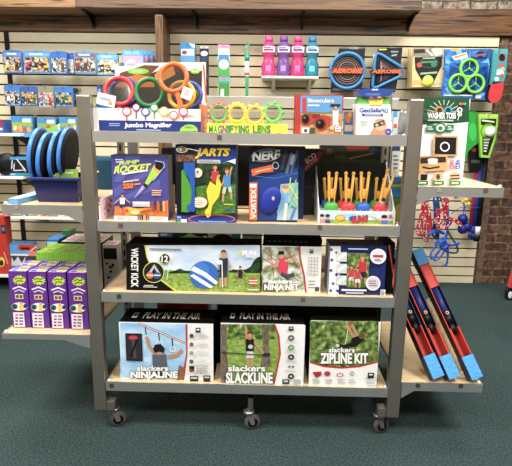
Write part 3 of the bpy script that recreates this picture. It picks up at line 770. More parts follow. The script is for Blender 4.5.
# side items by the left upright
mb = MB(); x = -.602
mb.box(x, x+.012, .03, .34, z0+.001, z0+.088, M('f2cfd5', .5))
rnd = random.Random(5)
for k in range(56):
    yy = rnd.uniform(.035, .315); zz = rnd.uniform(z0+.004, z0+.072); s = rnd.uniform(.006, .015)
    mb.poly([(x+.0122+k*.00002, yy, zz), (x+.0122+k*.00002, yy+s*1.4, zz+s*.2), (x+.0122+k*.00002, yy+s*1.2, zz+s), (x+.0122+k*.00002, yy+s*.1, zz+s*.8)], M(rnd.choice(('d8304a', 'e8526a', 'fff4f4', 'c41f3a', 'f6c0c8', '3a2a2a'))))
tag(build('activity_box', mb), 'flat pink and white patterned box along the left edge of the second shelf', 'toy box')
mb, x0, x1, z1 = carton(93, 112.5, 157.5, z0, .52, .14, M('1d4a66', .4), vm=175); p = Print(mb, .52)
p.splat(96.5, 173, 3.2, 3.6, M('d8cf9a'), 5, .5, 4); p.rect(93.5, 158, 112, 160.5, M('2a6a86'))
tag(build('toy_box', mb), 'dark teal box with pale star, far side of the rack behind the upright', 'toy box')
# --- lawn dart box
CD = (172, 142, 5.54); Yf = .027
mb, x0, x1, z1 = carton(176.2, 236.2, 145, z0, Yf, .11, M('24409a', .4), M('15151a', .5), M('181c2c'), 185)
jart_side = None
p = Print(mb, Yf, CD)
p.rect(24, 20, 354, 446, M('1f3c92')); p.rect(24, 20, 132, 108, M('20201e')); p.rect(24, 70, 130, 108, mottled('printed_bark_chips', ['2c1c14', '6a442c', '9a6a48'], 90, .5))
p.rect(132, 112, 352, 412, LEAFD); p.poly([(132, 250), (240, 232), (352, 236), (352, 392), (230, 398), (132, 400)], GRASSD)
p.poly([(270, 120), (352, 92), (352, 122), (310, 108)], WHITE)
p.text('JARTS', 134, 32, 318, 92, M('f2c81e'), 2.4, .28, 0, outline=M('151c3c')); p.rect(140, 98, 268, 118, M('b9bcc2')); p.lines(146, 101, 262, 115, 2, M('6a6e78'), 2, .45)
p.ell(56, 42, 32, 18, M('e8e6de')); p.ell(56, 42, 26, 14, M('2f9aa0')); p.ell(48, 42, 9, 9, M('f0c83a')); p.ell(66, 42, 9, 9, M('d8483a'))
p.line([(88, 36), (150, 50)], 5, WHITE)
p.ell(142, 170, 28, 28, M('e8a83a')); p.ell(142, 170, 24, 24, WHITE); p.text('4', 135, 156, 150, 174, M('2a5aa8'), 2); p.rect(128, 178, 156, 183, M('e8a83a'))
p.kid(240, 300, 180, M('c0343c'), M('3a3a36'), M('4a3628'), arms=((-.14, .55), (.16, .42)), wid=.85)
p.kid(306, 330, 190, M('4a86c4'), M('c9c4b6'), M('6a4a30'), arms=((-.2, .46), (.18, 1.02)), legs=((-.15, 0), (.16, .08)), wid=.8)
YD = M('f2d21e', .4)
p.poly([(268, 180), (262, 200), (272, 226), (276, 230), (262, 300), (224, 352), (220, 370), (216, 405), (200, 418), (186, 402), (184, 378), (200, 362), (206, 340), (192, 270), (212, 216), (246, 240), (244, 225), (252, 190), (256, 180), (258, 225), (262, 180)], YD)
p.ell(155, 332, 44, 32, M('e8803a')); p.ell(155, 332, 40, 28, M('f0ead8')); p.lines(126, 318, 184, 348, 3, M('b89a78'), 6, .4)
p.ell(318, 368, 18, 6, M('3a5ab0')); p.rect(288, 340, 340, 346, M('e0c030'))
p.ring(222, 424, 122, 130, M('e0603a'), 40, .22); p.poly([(24, 398), (120, 416), (240, 424), (354, 412), (354, 446), (24, 446)], M('1f3c92'))
p.ring(222, 424, 122, 130, M('e0603a'), 40, .18); p.lines(30, 408, 60, 420, 2, M('d8dcec'), 8); p.rect(30, 424, 48, 440, M('3a9a4a')); p.rect(52, 424, 84, 440, WHITE); p.rect(150, 434, 300, 440, M('8aa0dc'))
ob = build('lawn_dart_box', mb); tag(ob, 'blue and black lawn dart game box with big yellow italic lettering', 'toy box')
# cut-away window with the two darts in it
k = MB(); q = Print(k, Yf, CD, 60, .0001)
q.rect(26, 108, 130, 398, M('0c0e12')); wnd = build('window', k, ob)
k = MB(); DG = M('4f9a2c', .4); DB = M('1f5ab4', .4)
def fin(pts, m, y=.006):
    k.prism([q.P(*a) for a in pts][::-1], Yf-.0075-y, Yf-.0074, m)
fin([(54, 160), (66, 150), (88, 200), (112, 250), (116, 340), (96, 388), (54, 385)], DG, .001); build('green_dart', k, ob)
k = MB(); fin([(66, 112), (128, 112), (130, 380), (118, 386), (90, 378), (86, 352), (108, 336), (114, 270), (96, 200), (70, 160)], DB, .004)
build('blue_dart', k, ob)
# --- foam football boxes
CN = (240, 135, 5.18)
def nerf(Y, du, art, label):
    mb, x0, x1, z1 = carton(249+du, 298+du+5*0, 146.5, z0, Y, .07, M('16294e', .4), M('101826', .5), M('131a28'), 190)
    if art:
        p = Print(mb, Y, CN)
        p.rect(50, 60, 300, 150, M('121a2e')); p.poly([(60, 240), (300, 170), (300, 440), (60, 440)], M('1f3f86')); p.line([(60, 210), (180, 225), (300, 195)], 4, M('3a6ac0'))
        p.poly([(215, 70), (250, 70), (258, 190), (212, 195)], M('1c2434')); p.line([(238, 84), (215, 180)], 16, M('343c4c')); p.line([(268, 92), (240, 200)], 14, M('5b6a86')); p.line([(296, 80), (262, 200)], 14, M('46587c')); p.ell(272, 128, 10, 30, M('8c9cb8'), rot=.25)
        p.ell(135, 105, 76, 34, M('9fa3a8'), rot=-.12); p.ell(135, 105, 72, 30, M('0e1420'), rot=-.12); p.text('NERF', 66, 82, 206, 130, M('d6d8da'), 1.8, .18, -5)
        p.poly([(58, 178), (170, 152), (172, 190), (110, 196), (64, 214)], M('e2622a')); p.line([(80, 190), (160, 172)], 5, M('f4c8a8')); p.ell(184, 158, 18, 20, M('aeb4ba')); p.ell(184, 158, 13, 15, M('151d30'))
        p.poly([(210, 255), (300, 245), (300, 440), (190, 440)], M('9db6c8'))
        p.poly([(218, 290), (240, 275), (255, 300), (240, 350), (200, 410), (190, 400), (215, 340)], M('6fb4dc')); p.ell(236, 282, 18, 18, M('e0b89a')); p.ell(234, 268, 18, 10, M('b08a5a'))
        p.line([(240, 350), (285, 380), (262, 440)], 16, M('4a86b4')); p.line([(240, 350), (230, 440)], 16, M('d8dce0'))
        p.line([(262, 220), (250, 300), (300, 300), (240, 400)], 6, M('a8dc3a')); p.line([(290, 230), (270, 330), (300, 380)], 6, M('6cd04a')); p.line([(255, 260), (300, 330)], 5, M('e0e83a')); p.line([(300, 250), (250, 380)], 4, M('3ac0b0'))
        p.rect(48, 245, 90, 440, M('e2682c')); p.text('VORTEX', 56, 278, 84, 432, WHITE, 1.2, 0, -90); p.rect(52, 252, 86, 272, M('f3e6dc'))
        ob = build('foam_football_box', mb)
        k = MB(); c = at(CN[0]+158/CN[2], CN[1]+336/CN[2], Y-.016)
        k.ellipsoid(c, .040, .0125, .056, M('2433a0', .5), 22, Matrix.Rotation(math.radians(24), 3, 'Y'))
        e = at(CN[0]+172/CN[2], CN[1]+330/CN[2], Y-.029); k.ellipsoid(e, .006, .002, .009, M('b8b4a8'), 12); f = build('football', k, ob)
    else:
        ob = build('foam_football_box', mb)
    return tag(ob, label, 'toy box', 'foam football boxes')
nerf(.053, 0, True, 'navy foam football box with orange side stripe and blue ball')
nerf(.128, 6, False, 'navy foam football box standing behind the one with the orange stripe')
# --- dark box with maroon corner band
mb, x0, x1, z1 = carton(300, 322, 149, z0, .23, .06, M('17171c', .4), vm=180); p = Print(mb, .23, CN)
p.poly([(325, 150), (325, 205), (425, 115), (425, 74)], M('8e1d44')); p.text('ECO', 334, 106, 398, 134, M('eadfe2'), 1.2, 0, -38); p.text('LITE FLYER', 326, 142, 410, 156, M('d8b4c2'), .8, 0, -40)
p.ring(390, 310, 10, 14, M('8e1d44')); p.rect(330, 266, 410, 269, M('5a2034'))
tag(build('flying_toy_box', mb), 'black box with a maroon diagonal band across its corner, behind the football boxes', 'toy box')
# picture box behind the slingshots
CS = (310, 140, 4.66)
mb, x0, x1, z1 = carton(320, 390, 144, z0, .42, .06, M('23282a', .5), vm=160); p = Print(mb, .42, CS)
p.rect(50, 40, 360, 110, M('2d3a30')); p.poly([(160, 30), (280, 26), (270, 44), (180, 52)], M('8e2a22')); p.ell(90, 55, 14, 16, M('6a5038')); p.line([(180, 88), (300, 60)], 8, M('9a8a3a')); p.ell(300, 50, 24, 12, M('3a4a6a')); p.ell(140, 80, 30, 14, M('4a5a34')); p.ell(340, 44, 8, 8, M('b4aaa8')); p.rect(60, 90, 350, 110, M('43502e'))
tag(build('toy_box', mb), 'dark box printed with a game scene, behind the slingshot display', 'toy box')
# --- slingshot counter display
Yf = .045
x0, x1, zt = rect_pts(318.2, 395, 211.2, 218, Yf); zb = at(356, 165.5, Yf).z
sd = thing('counter_display', ((x0+x1)/2, .14, z0), 'white counter display filled with yellow toy slingshots', 'display box')
mb = MB(); mb.box(x0, x1, Yf, Yf+.004, z0+.001, zt, CWH); mb.box(x0+.0041, x1-.0041, Yf+.0041, .25, z0+.001, z0+.005, CWH)
p = Print(mb, Yf, CS)
p.rect(45, 342, 388, 392, SKYB); p.rect(45, 372, 388, 392, GRASS)
for a, s in ((56, 'e0b0a0'), (82, 'c88a70')): p.ell(a, 360, 9, 11, M(s)); p.ell(a, 352, 10, 7, M('2a1c16')); p.rect(a-11, 372, a+11, 390, M('33406a' if a > 60 else 'd87a9a'))
p.ell(140, 362, 24, 14, M('d8482a')); p.ell(140, 362, 20, 11, M('f0b83a')); p.text('SLING', 196, 352, 268, 384, M('c8302a'), 1.8, .2, -4, outline=M('2a2a5a')); p.poly([(180, 362), (200, 350), (196, 380)], M('2a4a9a'))
p.line([(280, 350), (326, 372)], 6, M('e8b83a')); p.ell(345, 366, 13, 13, M('d8a080')); p.ell(345, 356, 14, 8, M('241a14')); p.rect(332, 374, 362, 390, M('3a6ac0')); p.line([(330, 378), (300, 358)], 6, M('d8a080')); p.ell(374, 356, 9, 9, M('c84a4a'))
build('tray', mb, sd)
mb = MB(); mb.box(x0+.0041, x1-.0041, .246, .25, z0+.0052, zb, M('2c3238', .6)); build('back_panel', mb, sd)
for (xa, xb, n) in ((x0, x0+.004, 'side_panel'), (x1-.004, x1, 'side_panel')):
    mb = MB(); mb.add([(xa, Yf+.0041, z0+.001), (xb, Yf+.0041, z0+.001), (xb, .25, z0+.001), (xa, .25, z0+.001), (xa, Yf+.0041, zt), (xb, Yf+.0041, zt), (xb, .25, zb), (xa, .25, zb)],
           [(0, 3, 2, 1), (4, 5, 6, 7), (0, 1, 5, 4), (1, 2, 6, 5), (2, 3, 7, 6), (3, 0, 4, 7)], M('dfe1e4', .45)); build(n, mb, sd)
mb = MB(); zi = zt-.008; mb.box(x0+.0042, x1-.0042, Yf+.0042, .245, zi-.004, zi, M('f0f0ee', .5)); build('insert', mb, sd)
SY = M('f6bc42', .4); SB_ = M('26262a', .5); SO = M('f0a848', .5)
def slingshot(a, b, col, Y, lean, label, top=150):
    """a, b: base in crop units"""
    cx = at(CS[0]+a/CS[2], CS[1]+b/CS[2], Y)
    t = thing('toy_slingshot', (cx.x, Y, zi), label, 'toy slingshot', 'toy slingshots in the display')
    H = at(CS[0]+a/CS[2], CS[1]+top/CS[2], Y).z - zi
    R = Matrix.Translation((cx.x, Y, zi)) @ Matrix.Rotation(lean, 4, 'Y')
    mb = MB(); mb.ellipsoid((0, 0, .016), .030, .020, .027, M(col, .4), 16); mb.V = [(x, y, max(z, .0008)) for x, y, z in mb.V]; mb.ellipsoid((-.010, -.016, .008), .0028, .002, .003, WHITE, 8); mb.ellipsoid((.010, -.016, .008), .0028, .002, .003, WHITE, 8); mb.xform(R); build('base', mb, t)
    for sx in (-1, 1):
        mb = MB(); mb.tube([(sx*.006, 0, .02), (sx*.008, -.002, H*.35), (sx*.0125, -.004, H*.6), (sx*.0155, -.004, H*.96)], [.0075, .0066, .0058, .0054], SY, 8); mb.ellipsoid((sx*.0155, -.004, H*.97), .008, .007, .0085, SY, 10); mb.xform(R); build('prong', mb, t)
    mb = MB(); mb.box(-.0062, .0062, -.007, .004, .022, H*.58, SY); mb.xform(R); build('grip', mb, t, bevel=.002)
    mb = MB()
    for sx in (-1, 1): mb.tube([(sx*.017, -.011, H*.93), (sx*.012, -.014, H*.6), (sx*.005, -.014, H*.33)], .0022, SO, 6)
    mb.box(-.007, .007, -.0165, -.0135, H*.27, H*.35, SB_); mb.xform(R); build('elastic_band', mb, t)
    return t
for a, col, lab, ln in ((98, '3fae3e', 'yellow toy slingshot with a green base, front row of the display', 0.0), (176, 'd8323a', 'yellow toy slingshot with red base standing upright in the front row', 0.0), (246, '2a62b8', 'yellow toy slingshot with a blue base, front row of the display', 0.0), (322, 'd8323a', 'yellow toy slingshot with red base tilted to the right, holding a price sticker', .22)):
    s = slingshot(a, 322, col, .082, ln, lab, 150 if ln == 0 else 132)
    if ln:
        mb = MB(); mb.box(-.007, .007, -.0095, -.0085, .026, .050, WHITE); mb.box(-.004, .004, -.0099, -.0096, .030, .034, M('4a4a4a'))
        mb.xform(Matrix.Translation(ORG[s.name]) @ Matrix.Rotation(ln, 4, 'Y')); build('price_sticker', mb, s)
for a, col, lab in ((76, '2a62b8', 'half hidden toy slingshot in the back row, behind the green based one'), (150, 'd8323a', 'half hidden toy slingshot in the back row, behind the upright red based one'), (222, '3fae3e', 'half hidden toy slingshot in the back row, behind the blue based one'), (300, '3fae3e', 'half hidden toy slingshot with green base in the back row, behind the tilted one')):
    slingshot(a+8, 300, col, .165, -.04 if a < 290 else .08, lab, 178)
# black filler boxes added on the far side of this shelf to darken the gaps
for (u0, u1, vt, lab) in ((162, 182, 148, 'tall black filler box added on the far side to darken the gap between the rocket box and the dart box'), (232, 262, 146, 'tall black filler box added on the far side to darken the gap between the dart box and the football box')):
    mb, x0, x1, z1 = carton(u0, u1, vt, z0, .47, .12, M('17171b', .6), vm=170); tag(build('toy_box', mb), lab, 'toy box')
# boxes by the right upright
mb, x0, x1, z1 = carton(391, 403.5, 177, z0, .26, .09, M('3f8fd0', .4), vm=195); p = Print(mb, .26)
p.rect(391, 197, 403.5, 222, M('3f7a34')); p.rect(392, 184, 402, 187, M('e8d24a')); p.poly([(393, 222), (396, 205), (401, 202), (402, 222)], M('d8b83a')); p.ell(397, 200, 3, 3, M('6a9a3a'))
tag(build('toy_box', mb), 'blue and green box squeezed beside the slingshot display by the right upright', 'toy box')
mb, x0, x1, z1 = carton(392, 400, 146, z0, .44, .08, M('c4cad0', .4), vm=160); p = Print(mb, .44); p.rect(392, 146, 400, 151, M('2a3a6a')); p.lines(393, 154, 399, 170, 4, M('6a7078'), 1)
tag(build('toy_box', mb), 'pale grey box with navy top edge, deep in the rack by the right upright', 'toy box')
mb, x0, x1, z1 = carton(168.5, 174, 185, z0, .2, .03, M('d8b48a', .6), vm=200)
tag(build('wooden_peg', mb, bevel=.003), 'narrow pale wooden block between the rocket box and the dart box', 'toy')
# ================================================================== third shelf
z0 = Z[2]
CW = (90, 220, 3.012); Yf = .036
BK = M('131315', .8)
mb, x0, x1, z1 = carton(126.7, 260.6, 245.5, z0, Yf, .15, BK, BK, M('151416', .85), 268)
p = Print(mb, Yf, CW)
xr = 512
p.poly([(160, 76), (512, 76), (512, 155), (160, 155)], SKY); p.poly([(160, 150), (300, 152), (512, 150), (512, 216), (160, 216)], GRASS)
p.poly([(420, 154), (432, 148), (450, 151), (470, 148), (484, 140), (494, 122), (504, 112), (512, 110), (512, 160), (420, 158)], LEAFD); p.poly([(236, 158), (256, 152), (272, 146), (284, 152), (304, 154), (304, 160), (236, 161)], LEAFD); p.poly([(360, 156), (384, 148), (396, 156)], LEAFD)
p.poly([(160, 76), (168, 76), (174, 110), (190, 150), (214, 178), (262, 214), (160, 214)], M('d8d028')); p.poly([(110, 76), (164, 76), (170, 110), (186, 150), (210, 180), (256, 214), (110, 214)], BK)
p.text('WICKET KICK', 124, 84, 146, 202, WHITE, 1.3, 0, 90)
p.ell(192, 157, 32, 32, M('e2dc3a')); p.ell(192, 157, 30, 30, M('1f1f22')); p.poly([(170, 168), (194, 132), (216, 166), (208, 166), (194, 144), (178, 170)], M('b9bcc0')); p.ell(181, 166, 11, 10, M('d86a3a')); p.rect(171, 164, 191, 167, WHITE); p.ell(203, 166, 11, 10, M('3a5a9a')); p.rect(193, 164, 213, 167, WHITE)
p.lines(161, 194, 204, 203, 2, M('c9c9c9'), 2)
p.ell(226, 116, 16, 16, M('d8d43a')); p.ell(226, 116, 14.5, 14.5, M('18181a')); p.text('12', 216, 106, 236, 126, WHITE, 1.5); p.rect(180, 85, 276, 89, M('6a86a0'))
p.line([(232, 180), (240, 130), (252, 100)], 2, M('e8eef2'))
B1 = M('2f6ac0', .4)
p.ell(344, 164, 43, 42, B1); p.ell(334, 150, 26, 24, M('3f7ed0'))
p.poly([(304, 150), (314, 138), (352, 158), (386, 186), (380, 194), (340, 166)], M('f2f4f6')); p.poly([(302, 166), (312, 162), (346, 182), (372, 200), (362, 204), (330, 186)], M('f2f4f6'))
p.kid(403, 200, 112, M('2a3048'), M('343a4a'), M('5a442c'), arms=((-.16, .50), (.2, .52)), legs=((-.1, 0), (.06, .02)), wid=.9); p.poly([(380, 122), (398, 118), (398, 132), (384, 132)], M('dfe6ea')); p.line([(398, 122), (400, 200)], 3, M('e8e8e8'))
p.kid(453, 186, 50, M('23262e'), M('2a2c34'), M('1c1a1a'), arms=((-.2, .4), (.34, .5)))
p.ell(492, 183, 13, 12, M('d8483a')); p.rect(480, 178, 504, 181, WHITE); p.rect(480, 186, 504, 189, WHITE); p.ell(452, 197, 2, 2, M('e8e8e8'))
p.text('4', 446, 90, 457, 104, M('f0c02a'), 1.5, .1); p.text('FUN', 459, 90, 500, 105, WHITE, 1.5, .1); p.rect(476, 205, 508, 208, M('d8e6c0')); p.rect(470, 107, 500, 110, M('cfe0f0'))
tag(build('kickball_game_box', mb), 'long wide black edged lawn game box with a big blue striped ball', 'toy box')
# climbing net box
C7 = (230, 130, 2.739); Yf = .046
mb, x0, x1, z1 = carton(262.4, 321, 246.2, z0, Yf, .13, M('e9e9e8', .4), BK, BK, 270)
p = Print(mb, Yf, C7)
p.poly([(89, 320), (188, 320), (192, 360), (200, 400), (206, 446), (89, 446)], mottled('printed_park', ['4a5a44', '8fa078', 'c9d0c0', 'e8ece8'], 40, .4, detail=6))
p.line([(190, 318), (192, 350), (203, 400), (208, 446)], 5, M('c02630'))
p.poly([(89, 420), (120, 410), (140, 446), (89, 446)], M('5a6a4a'))
for l in (((92, 330), (150, 380)), ((110, 320), (120, 400)), ((92, 380), (180, 340)), ((150, 322), (190, 380)), ((92, 352), (188, 412))): p.line(l, 2, M('c0392e'))
p.poly([(132, 350), (150, 344), (160, 372), (156, 396), (132, 392)], M('d43a5c')); p.ell(140, 342, 9, 10, M('c99878')); p.poly([(131, 342), (134, 331), (146, 331), (150, 340)], M('2a1a14')); p.line([(134, 356), (122, 376), (112, 366)], 6, M('c99878')); p.line([(150, 356), (170, 362), (178, 344)], 6, M('c99878')); p.line([(140, 392), (156, 402), (176, 394)], 11, M('3a4a5a'))
p.text('slackers', 104, 408, 170, 420, M('f2f2f0'), 2.2); p.text('NINJA NET', 94, 421, 188, 442, M('f4f4f2'), 1.8, outline=M('5a5a58'))
p.rect(218, 326, 228, 336, M('3a3a3c')); p.rect(219, 328, 227, 330, M('c8c8c8'))
for i in range(4): p.line([(216+i*8, 346), (212+i*9, 398)], 1.6, M('b0a8a6'))
for i in range(6): p.line([(214, 348+i*9), (242, 350+i*9)], 1.6, M('b0a8a6'))
p.lines(212, 408, 240, 434, 3, M('8a8a88'), 5, .35); p.rect(232, 428, 244, 440, M('4a4a4c'))
ob = build('climbing_net_box', mb); tag(ob, 'black lidded box with a child in pink climbing a net, third shelf', 'toy box')
mb = MB(); mb.box(x0+.002, x1+.004, Yf+.035, Yf+.15, z1+.0006, z1+.022, BK)
for i in range(8): mb.box(x0+.02+i*.022, x0+.034+i*.022, Yf+.0343, Yf+.035, z1+.007, z1+.015, M('3c3a38'))
tag(build('toy_box', mb), 'flat black carton lying on top of the climbing net box', 'toy box')
# navy kit box with photo
Yf = .034
mb, x0, x1, z1 = carton(328.7, 385.6, 246.2, z0, Yf, .13, M('1e2c66', .4), M('c4c8d4', .5), M('1a2450', .5), 270)
p = Print(mb, Yf, C7)
p.rect(272, 318, 300, 450, M('e9eaf0'))
for i, (a, b) in enumerate(((278, 328), (292, 336), (280, 356), (276, 384), (292, 396), (282, 420), (276, 440), (294, 440))): p.splat(a, b, 6, 6, M('24357c'), 5, .6, i)
for b in (334, 366, 398): p.rect(292, b, 320, b+26, M('cfd0cc')); p.line([(294, b+20), (318, b+4)], 8, M('eeeeea'))
p.rect(320, 336, 380, 430, LEAF); p.poly([(320, 405), (380, 405), (380, 430), (320, 430)], GRASSD)
p.kid(332, 426, 58, M('c83a40'), M('d8d8d8'), M('3a2a1c')); p.kid(362, 424, 84, M('c02e38'), M('2a2a34'), M('8a6a40'), arms=((-.26, .5), (.16, .4))); p.kid(348, 430, 56, M('c83a40'), M('e4e4e4'), M('5a3a24'))
p.ell(404, 344, 22, 21, M('eceef2')); p.ell(404, 344, 18, 17, M('d8dce6')); p.rect(390, 340, 418, 347, M('c0303c')); p.lines(394, 350, 414, 358, 2, M('4a5a94'), 2)
p.ell(390, 417, 20, 20, M('e9e6ea')); p.ell(390, 417, 16, 16, M('c9ccda')); p.lines(378, 408, 402, 426, 3, M('b04a58'), 3, .4)
p.rect(322, 322, 376, 325, M('b8c2e4')); p.rect(304, 433, 372, 438, M('dfe3f2')); p.rect(316, 441, 364, 445, M('b8c2e4')); p.rect(410, 434, 423, 450, M('e6e4dc')); p.lines(411, 436, 422, 449, 4, M('4a4a4a'), 1)
tag(build('sports_kit_box', mb), 'navy and white starred box showing children in red shirts, third shelf', 'toy box')
mb, x0, x1, z1 = carton(386.8, 393.5, 243, z0, .05, .15, BK, vm=268); p = Print(mb, .05); p.poly([(388, 245), (390, 245), (393.4, 272), (393.4, 278)], M('c8402e'))
tag(build('toy_box', mb), 'narrow black box with red streak at the right end of third shelf', 'toy box')
# far side of the third shelf
for (u0, u1, vt, col, lab, kind) in ((158, 171.5, 229, '2f7ab0', 'blue box with pale lettering, far side of the rack above the long lawn game box', 0), (173, 207, 230, '1e2a1e', 'dark box with bright green shape, far side of the rack above the lawn game box', 1), (208, 240, 230, 'd9dde0', 'white box with a black arch, far side of the rack above the lawn game box', 2), (242, 262, 229, 'c9ced2', 'pale box with grey bands, far side of the rack left of the net box', 3)):
    mb, x0, x1, z1 = carton(u0, u1, vt, z0, .47, .1, M(col, .45), vm=240); p = Print(mb, .47)
    if kind == 0: p.lines(160, 233, 170, 240, 2, M('d4e4f0'), 2); p.rect(158, 243, 171, 249, M('1c4a78'))
    if kind == 1: p.ell(190, 240, 15, 4.5, M('5fb83a')); p.poly([(178, 239), (190, 233), (203, 239), (190, 243)], M('86d84a')); p.rect(203, 236, 207, 242, M('d8dcd8'))
    if kind == 2: p.ell(222, 244, 13, 10, M('1c1c1e')); p.ell(222, 246, 10, 8, M('cfdfe8')); p.rect(232, 232, 240, 240, M('3a8ac0')); p.rect(209, 231, 232, 233, M('8a9aa8'))
    if kind == 3: p.rect(243, 233, 262, 236, M('6a7a8a')); p.rect(243, 239, 256, 243, M('3a6a9a'))
    tag(build('toy_box', mb), lab, 'toy box')

# ================================================================== bottom shelf
z0 = Z[3]
CK = (80, 290, 2.844); CM = (240, 290, 2.844)
LID = M('121113', .85)
def lidbox(u0, u1, vt, Y, depth, label, title=True):
    x0, x1, z1 = rect_pts(u0, u1, vt, 350, Y)
    mb = MB(); mb.box(x0, x1, Y, Y+depth, z0+.0006, z1, M('e9e9e8', .4), {'left': LID, 'right': LID, 'back': LID, 'top': LID})
    # lettering printed along the far half of the black lid
    vs, fs = text_geo('PLAY IN THE AIR', 1.2); w = (x1-x0)
    if title: mb.add([(x0+w*(.22+.62*a), Y+depth*(.28+.42*b), z1+.0005) for a, b in vs], fs, M('f4f1ec', .5))
    if title: mb.poly([(x0+w*.10, Y+depth*.3, z1+.0005), (x0+w*.155, Y+depth*.3, z1+.0005), (x0+w*.155, Y+depth*.66, z1+.0005), (x0+w*.10, Y+depth*.66, z1+.0005)], M('f4f1ec', .5))
    if title: mb.poly([(x0+w*.115, Y+depth*.4, z1+.0008), (x0+w*.14, Y+depth*.4, z1+.0008), (x0+w*.14, Y+depth*.56, z1+.0008), (x0+w*.115, Y+depth*.56, z1+.0008)], LID)
    return mb, x0, x1, z1
# overhead obstacle line
Yf = .032
mb, x0, x1, z1 = lidbox(120, 213.4, 323, Yf, .17, '')
p = Print(mb, Yf, CK)
p.rect(115, 93, 379, 261, M('ececec')); p.poly([(115, 93), (302, 97), (304, 140), (304, 180), (292, 258), (115, 249)], SKYB)
p.poly([(300, 97), (306, 97), (306, 180), (296, 260), (288, 260), (302, 180)], M('c02630'))
p.line([(165, 95), (232, 122), (302, 152)], 6, M('a8302a')); p.line([(165, 95), (232, 122), (302, 152)], 2.5, M('e2d8d4'))
for a in (186, 224, 262): p.line([(a, 104+(a-186)*.42), (a+2, 128+(a-186)*.42)], 3, M('3a3a3c')); p.ring(a+2, 136+(a-186)*.42, 7, 10, M('e6e6e6'), 16, .8)
SK = M('b98a68')
p.line([(214, 178), (198, 160), (190, 132)], 10, SK); p.line([(250, 190), (276, 184), (292, 170)], 11, SK); p.poly([(206, 182), (246, 182), (250, 236), (208, 236)], M('5a5e68')); p.ell(226, 170, 14, 14, SK); p.poly([(208, 168), (214, 154), (230, 152), (242, 166), (238, 178), (226, 174), (214, 178)], M('17181c')); p.poly([(212, 232), (250, 232), (258, 248), (206, 248)], M('2a2c34'))
p.poly([(282, 212), (298, 220), (296, 250), (276, 256)], M('8a5a44'))
p.rect(131, 122, 178, 200, M('1a1a1e')); p.rect(134, 126, 174, 196, M('2c2c30')); p.line([(150, 130), (158, 192)], 8, M('4a4648')); p.line([(164, 140), (144, 188)], 6, M('131316')); p.ell(152, 134, 13, 6, M('c23a4a'))
p.text('slackers', 162, 213, 252, 228, M('f4f4f2'), 1.5, outline=M('4a6a8a')); p.text('NINJALINE', 145, 229, 279, 253, M('f6f6f4'), 2, outline=M('3a4a5a'))
for i in range(5):
    bb = 122+i*24; p.lines(332, bb, 368, bb+12, 3, M('c4c2c0'), i, .4); p.ell(318, bb+6, 6, 6, M(('4a4a4c', '8a5a50', '9a9a9a', '5a5a5c', '6a4a48')[i]))
p.rect(330, 104, 344, 118, M('2c2c2e')); p.rect(333, 107, 341, 112, M('d8d8d8')); p.rect(312, 212, 326, 226, M('1c1c1e')); p.ell(318, 224, 5, 4, M('b02a30')); p.lines(332, 208, 370, 232, 3, M('b0aeac'), 9, .4)
p.rect(314, 240, 338, 255, M('2a2a2c')); p.rect(317, 243, 335, 248, M('c9c9c9')); p.rect(352, 238, 372, 256, M('2c2c2e')); p.rect(355, 241, 369, 246, M('bdbdbd'))
tag(build('obstacle_line_box', mb), 'black lidded box with climber hanging from overhead line on blue sky, bottom shelf left', 'toy box', 'outdoor kits on the bottom shelf')
# balance line
Yf = .014
mb, x0, x1, z1 = lidbox(220.8, 303.4, 323.6, Yf, .17, '')
p = Print(mb, Yf, CM)
p.rect(-53, 97, 183, 268, M('ececec')); p.poly([(-54, 97), (100, 97), (112, 130), (114, 180), (96, 268), (-54, 268)], GRASS)
p.poly([(-54, 97), (98, 97), (108, 120), (112, 140), (-54, 140)], LEAF); p.poly([(-54, 97), (-38, 97), (-36, 190), (-28, 268), (-54, 268)], BARK); p.poly([(62, 97), (84, 97), (82, 160), (90, 218), (58, 218), (66, 160)], BARK)
p.line([(98, 97), (110, 130), (114, 180), (96, 268)], 5, M('c02630'))
p.kid(28, 218, 102, M('1b1b1e'), M('d8d4cc'), M('5a3a24'), arms=((-.14, 1.14), (.44, .36)), legs=((-.06, 0), (.08, .0)), wid=.9)
p.ell(30, 160, 7, 6, M('c8c8c8')); p.line([(-54, 176), (66, 184)], 2.5, M('2a2a2a')); p.rect(66, 178, 86, 186, M('2a2c30'))
p.text('slackers', -34, 212, 72, 230, M('f4f4f2'), 1.5, outline=M('4a5a3a')); p.text('SLACKLINE', -40, 232, 93, 264, M('f6f6f4'), 2, outline=M('3f4a34'))
p.rect(138, 102, 152, 114, M('2c2c2e')); p.rect(141, 105, 149, 108, M('cfcfcf'))
for i, c in enumerate(('5a5a5c', '6a9a5a', '2c2c2e', '1c1c1e', '2c2c2e')):
    bb = 124+i*27; p.ell(145, bb+10, 9, 8 if i != 3 else 3, M(c)); p.ell(145, bb+10, 4, 3, M('c4c4c4')); p.lines(128, bb+20, 164, bb+25, 2, M('c0bebc'), i, .4)
p.rect(120, 250, 140, 264, M('3a3a3c')); p.rect(124, 253, 136, 258, M('d0d0d0')); p.rect(152, 250, 172, 264, M('b8b8b8'))
tag(build('balance_line_box', mb), 'black lidded box with balancer in black shirt between trees, bottom shelf middle', 'toy box', 'outdoor kits on the bottom shelf')
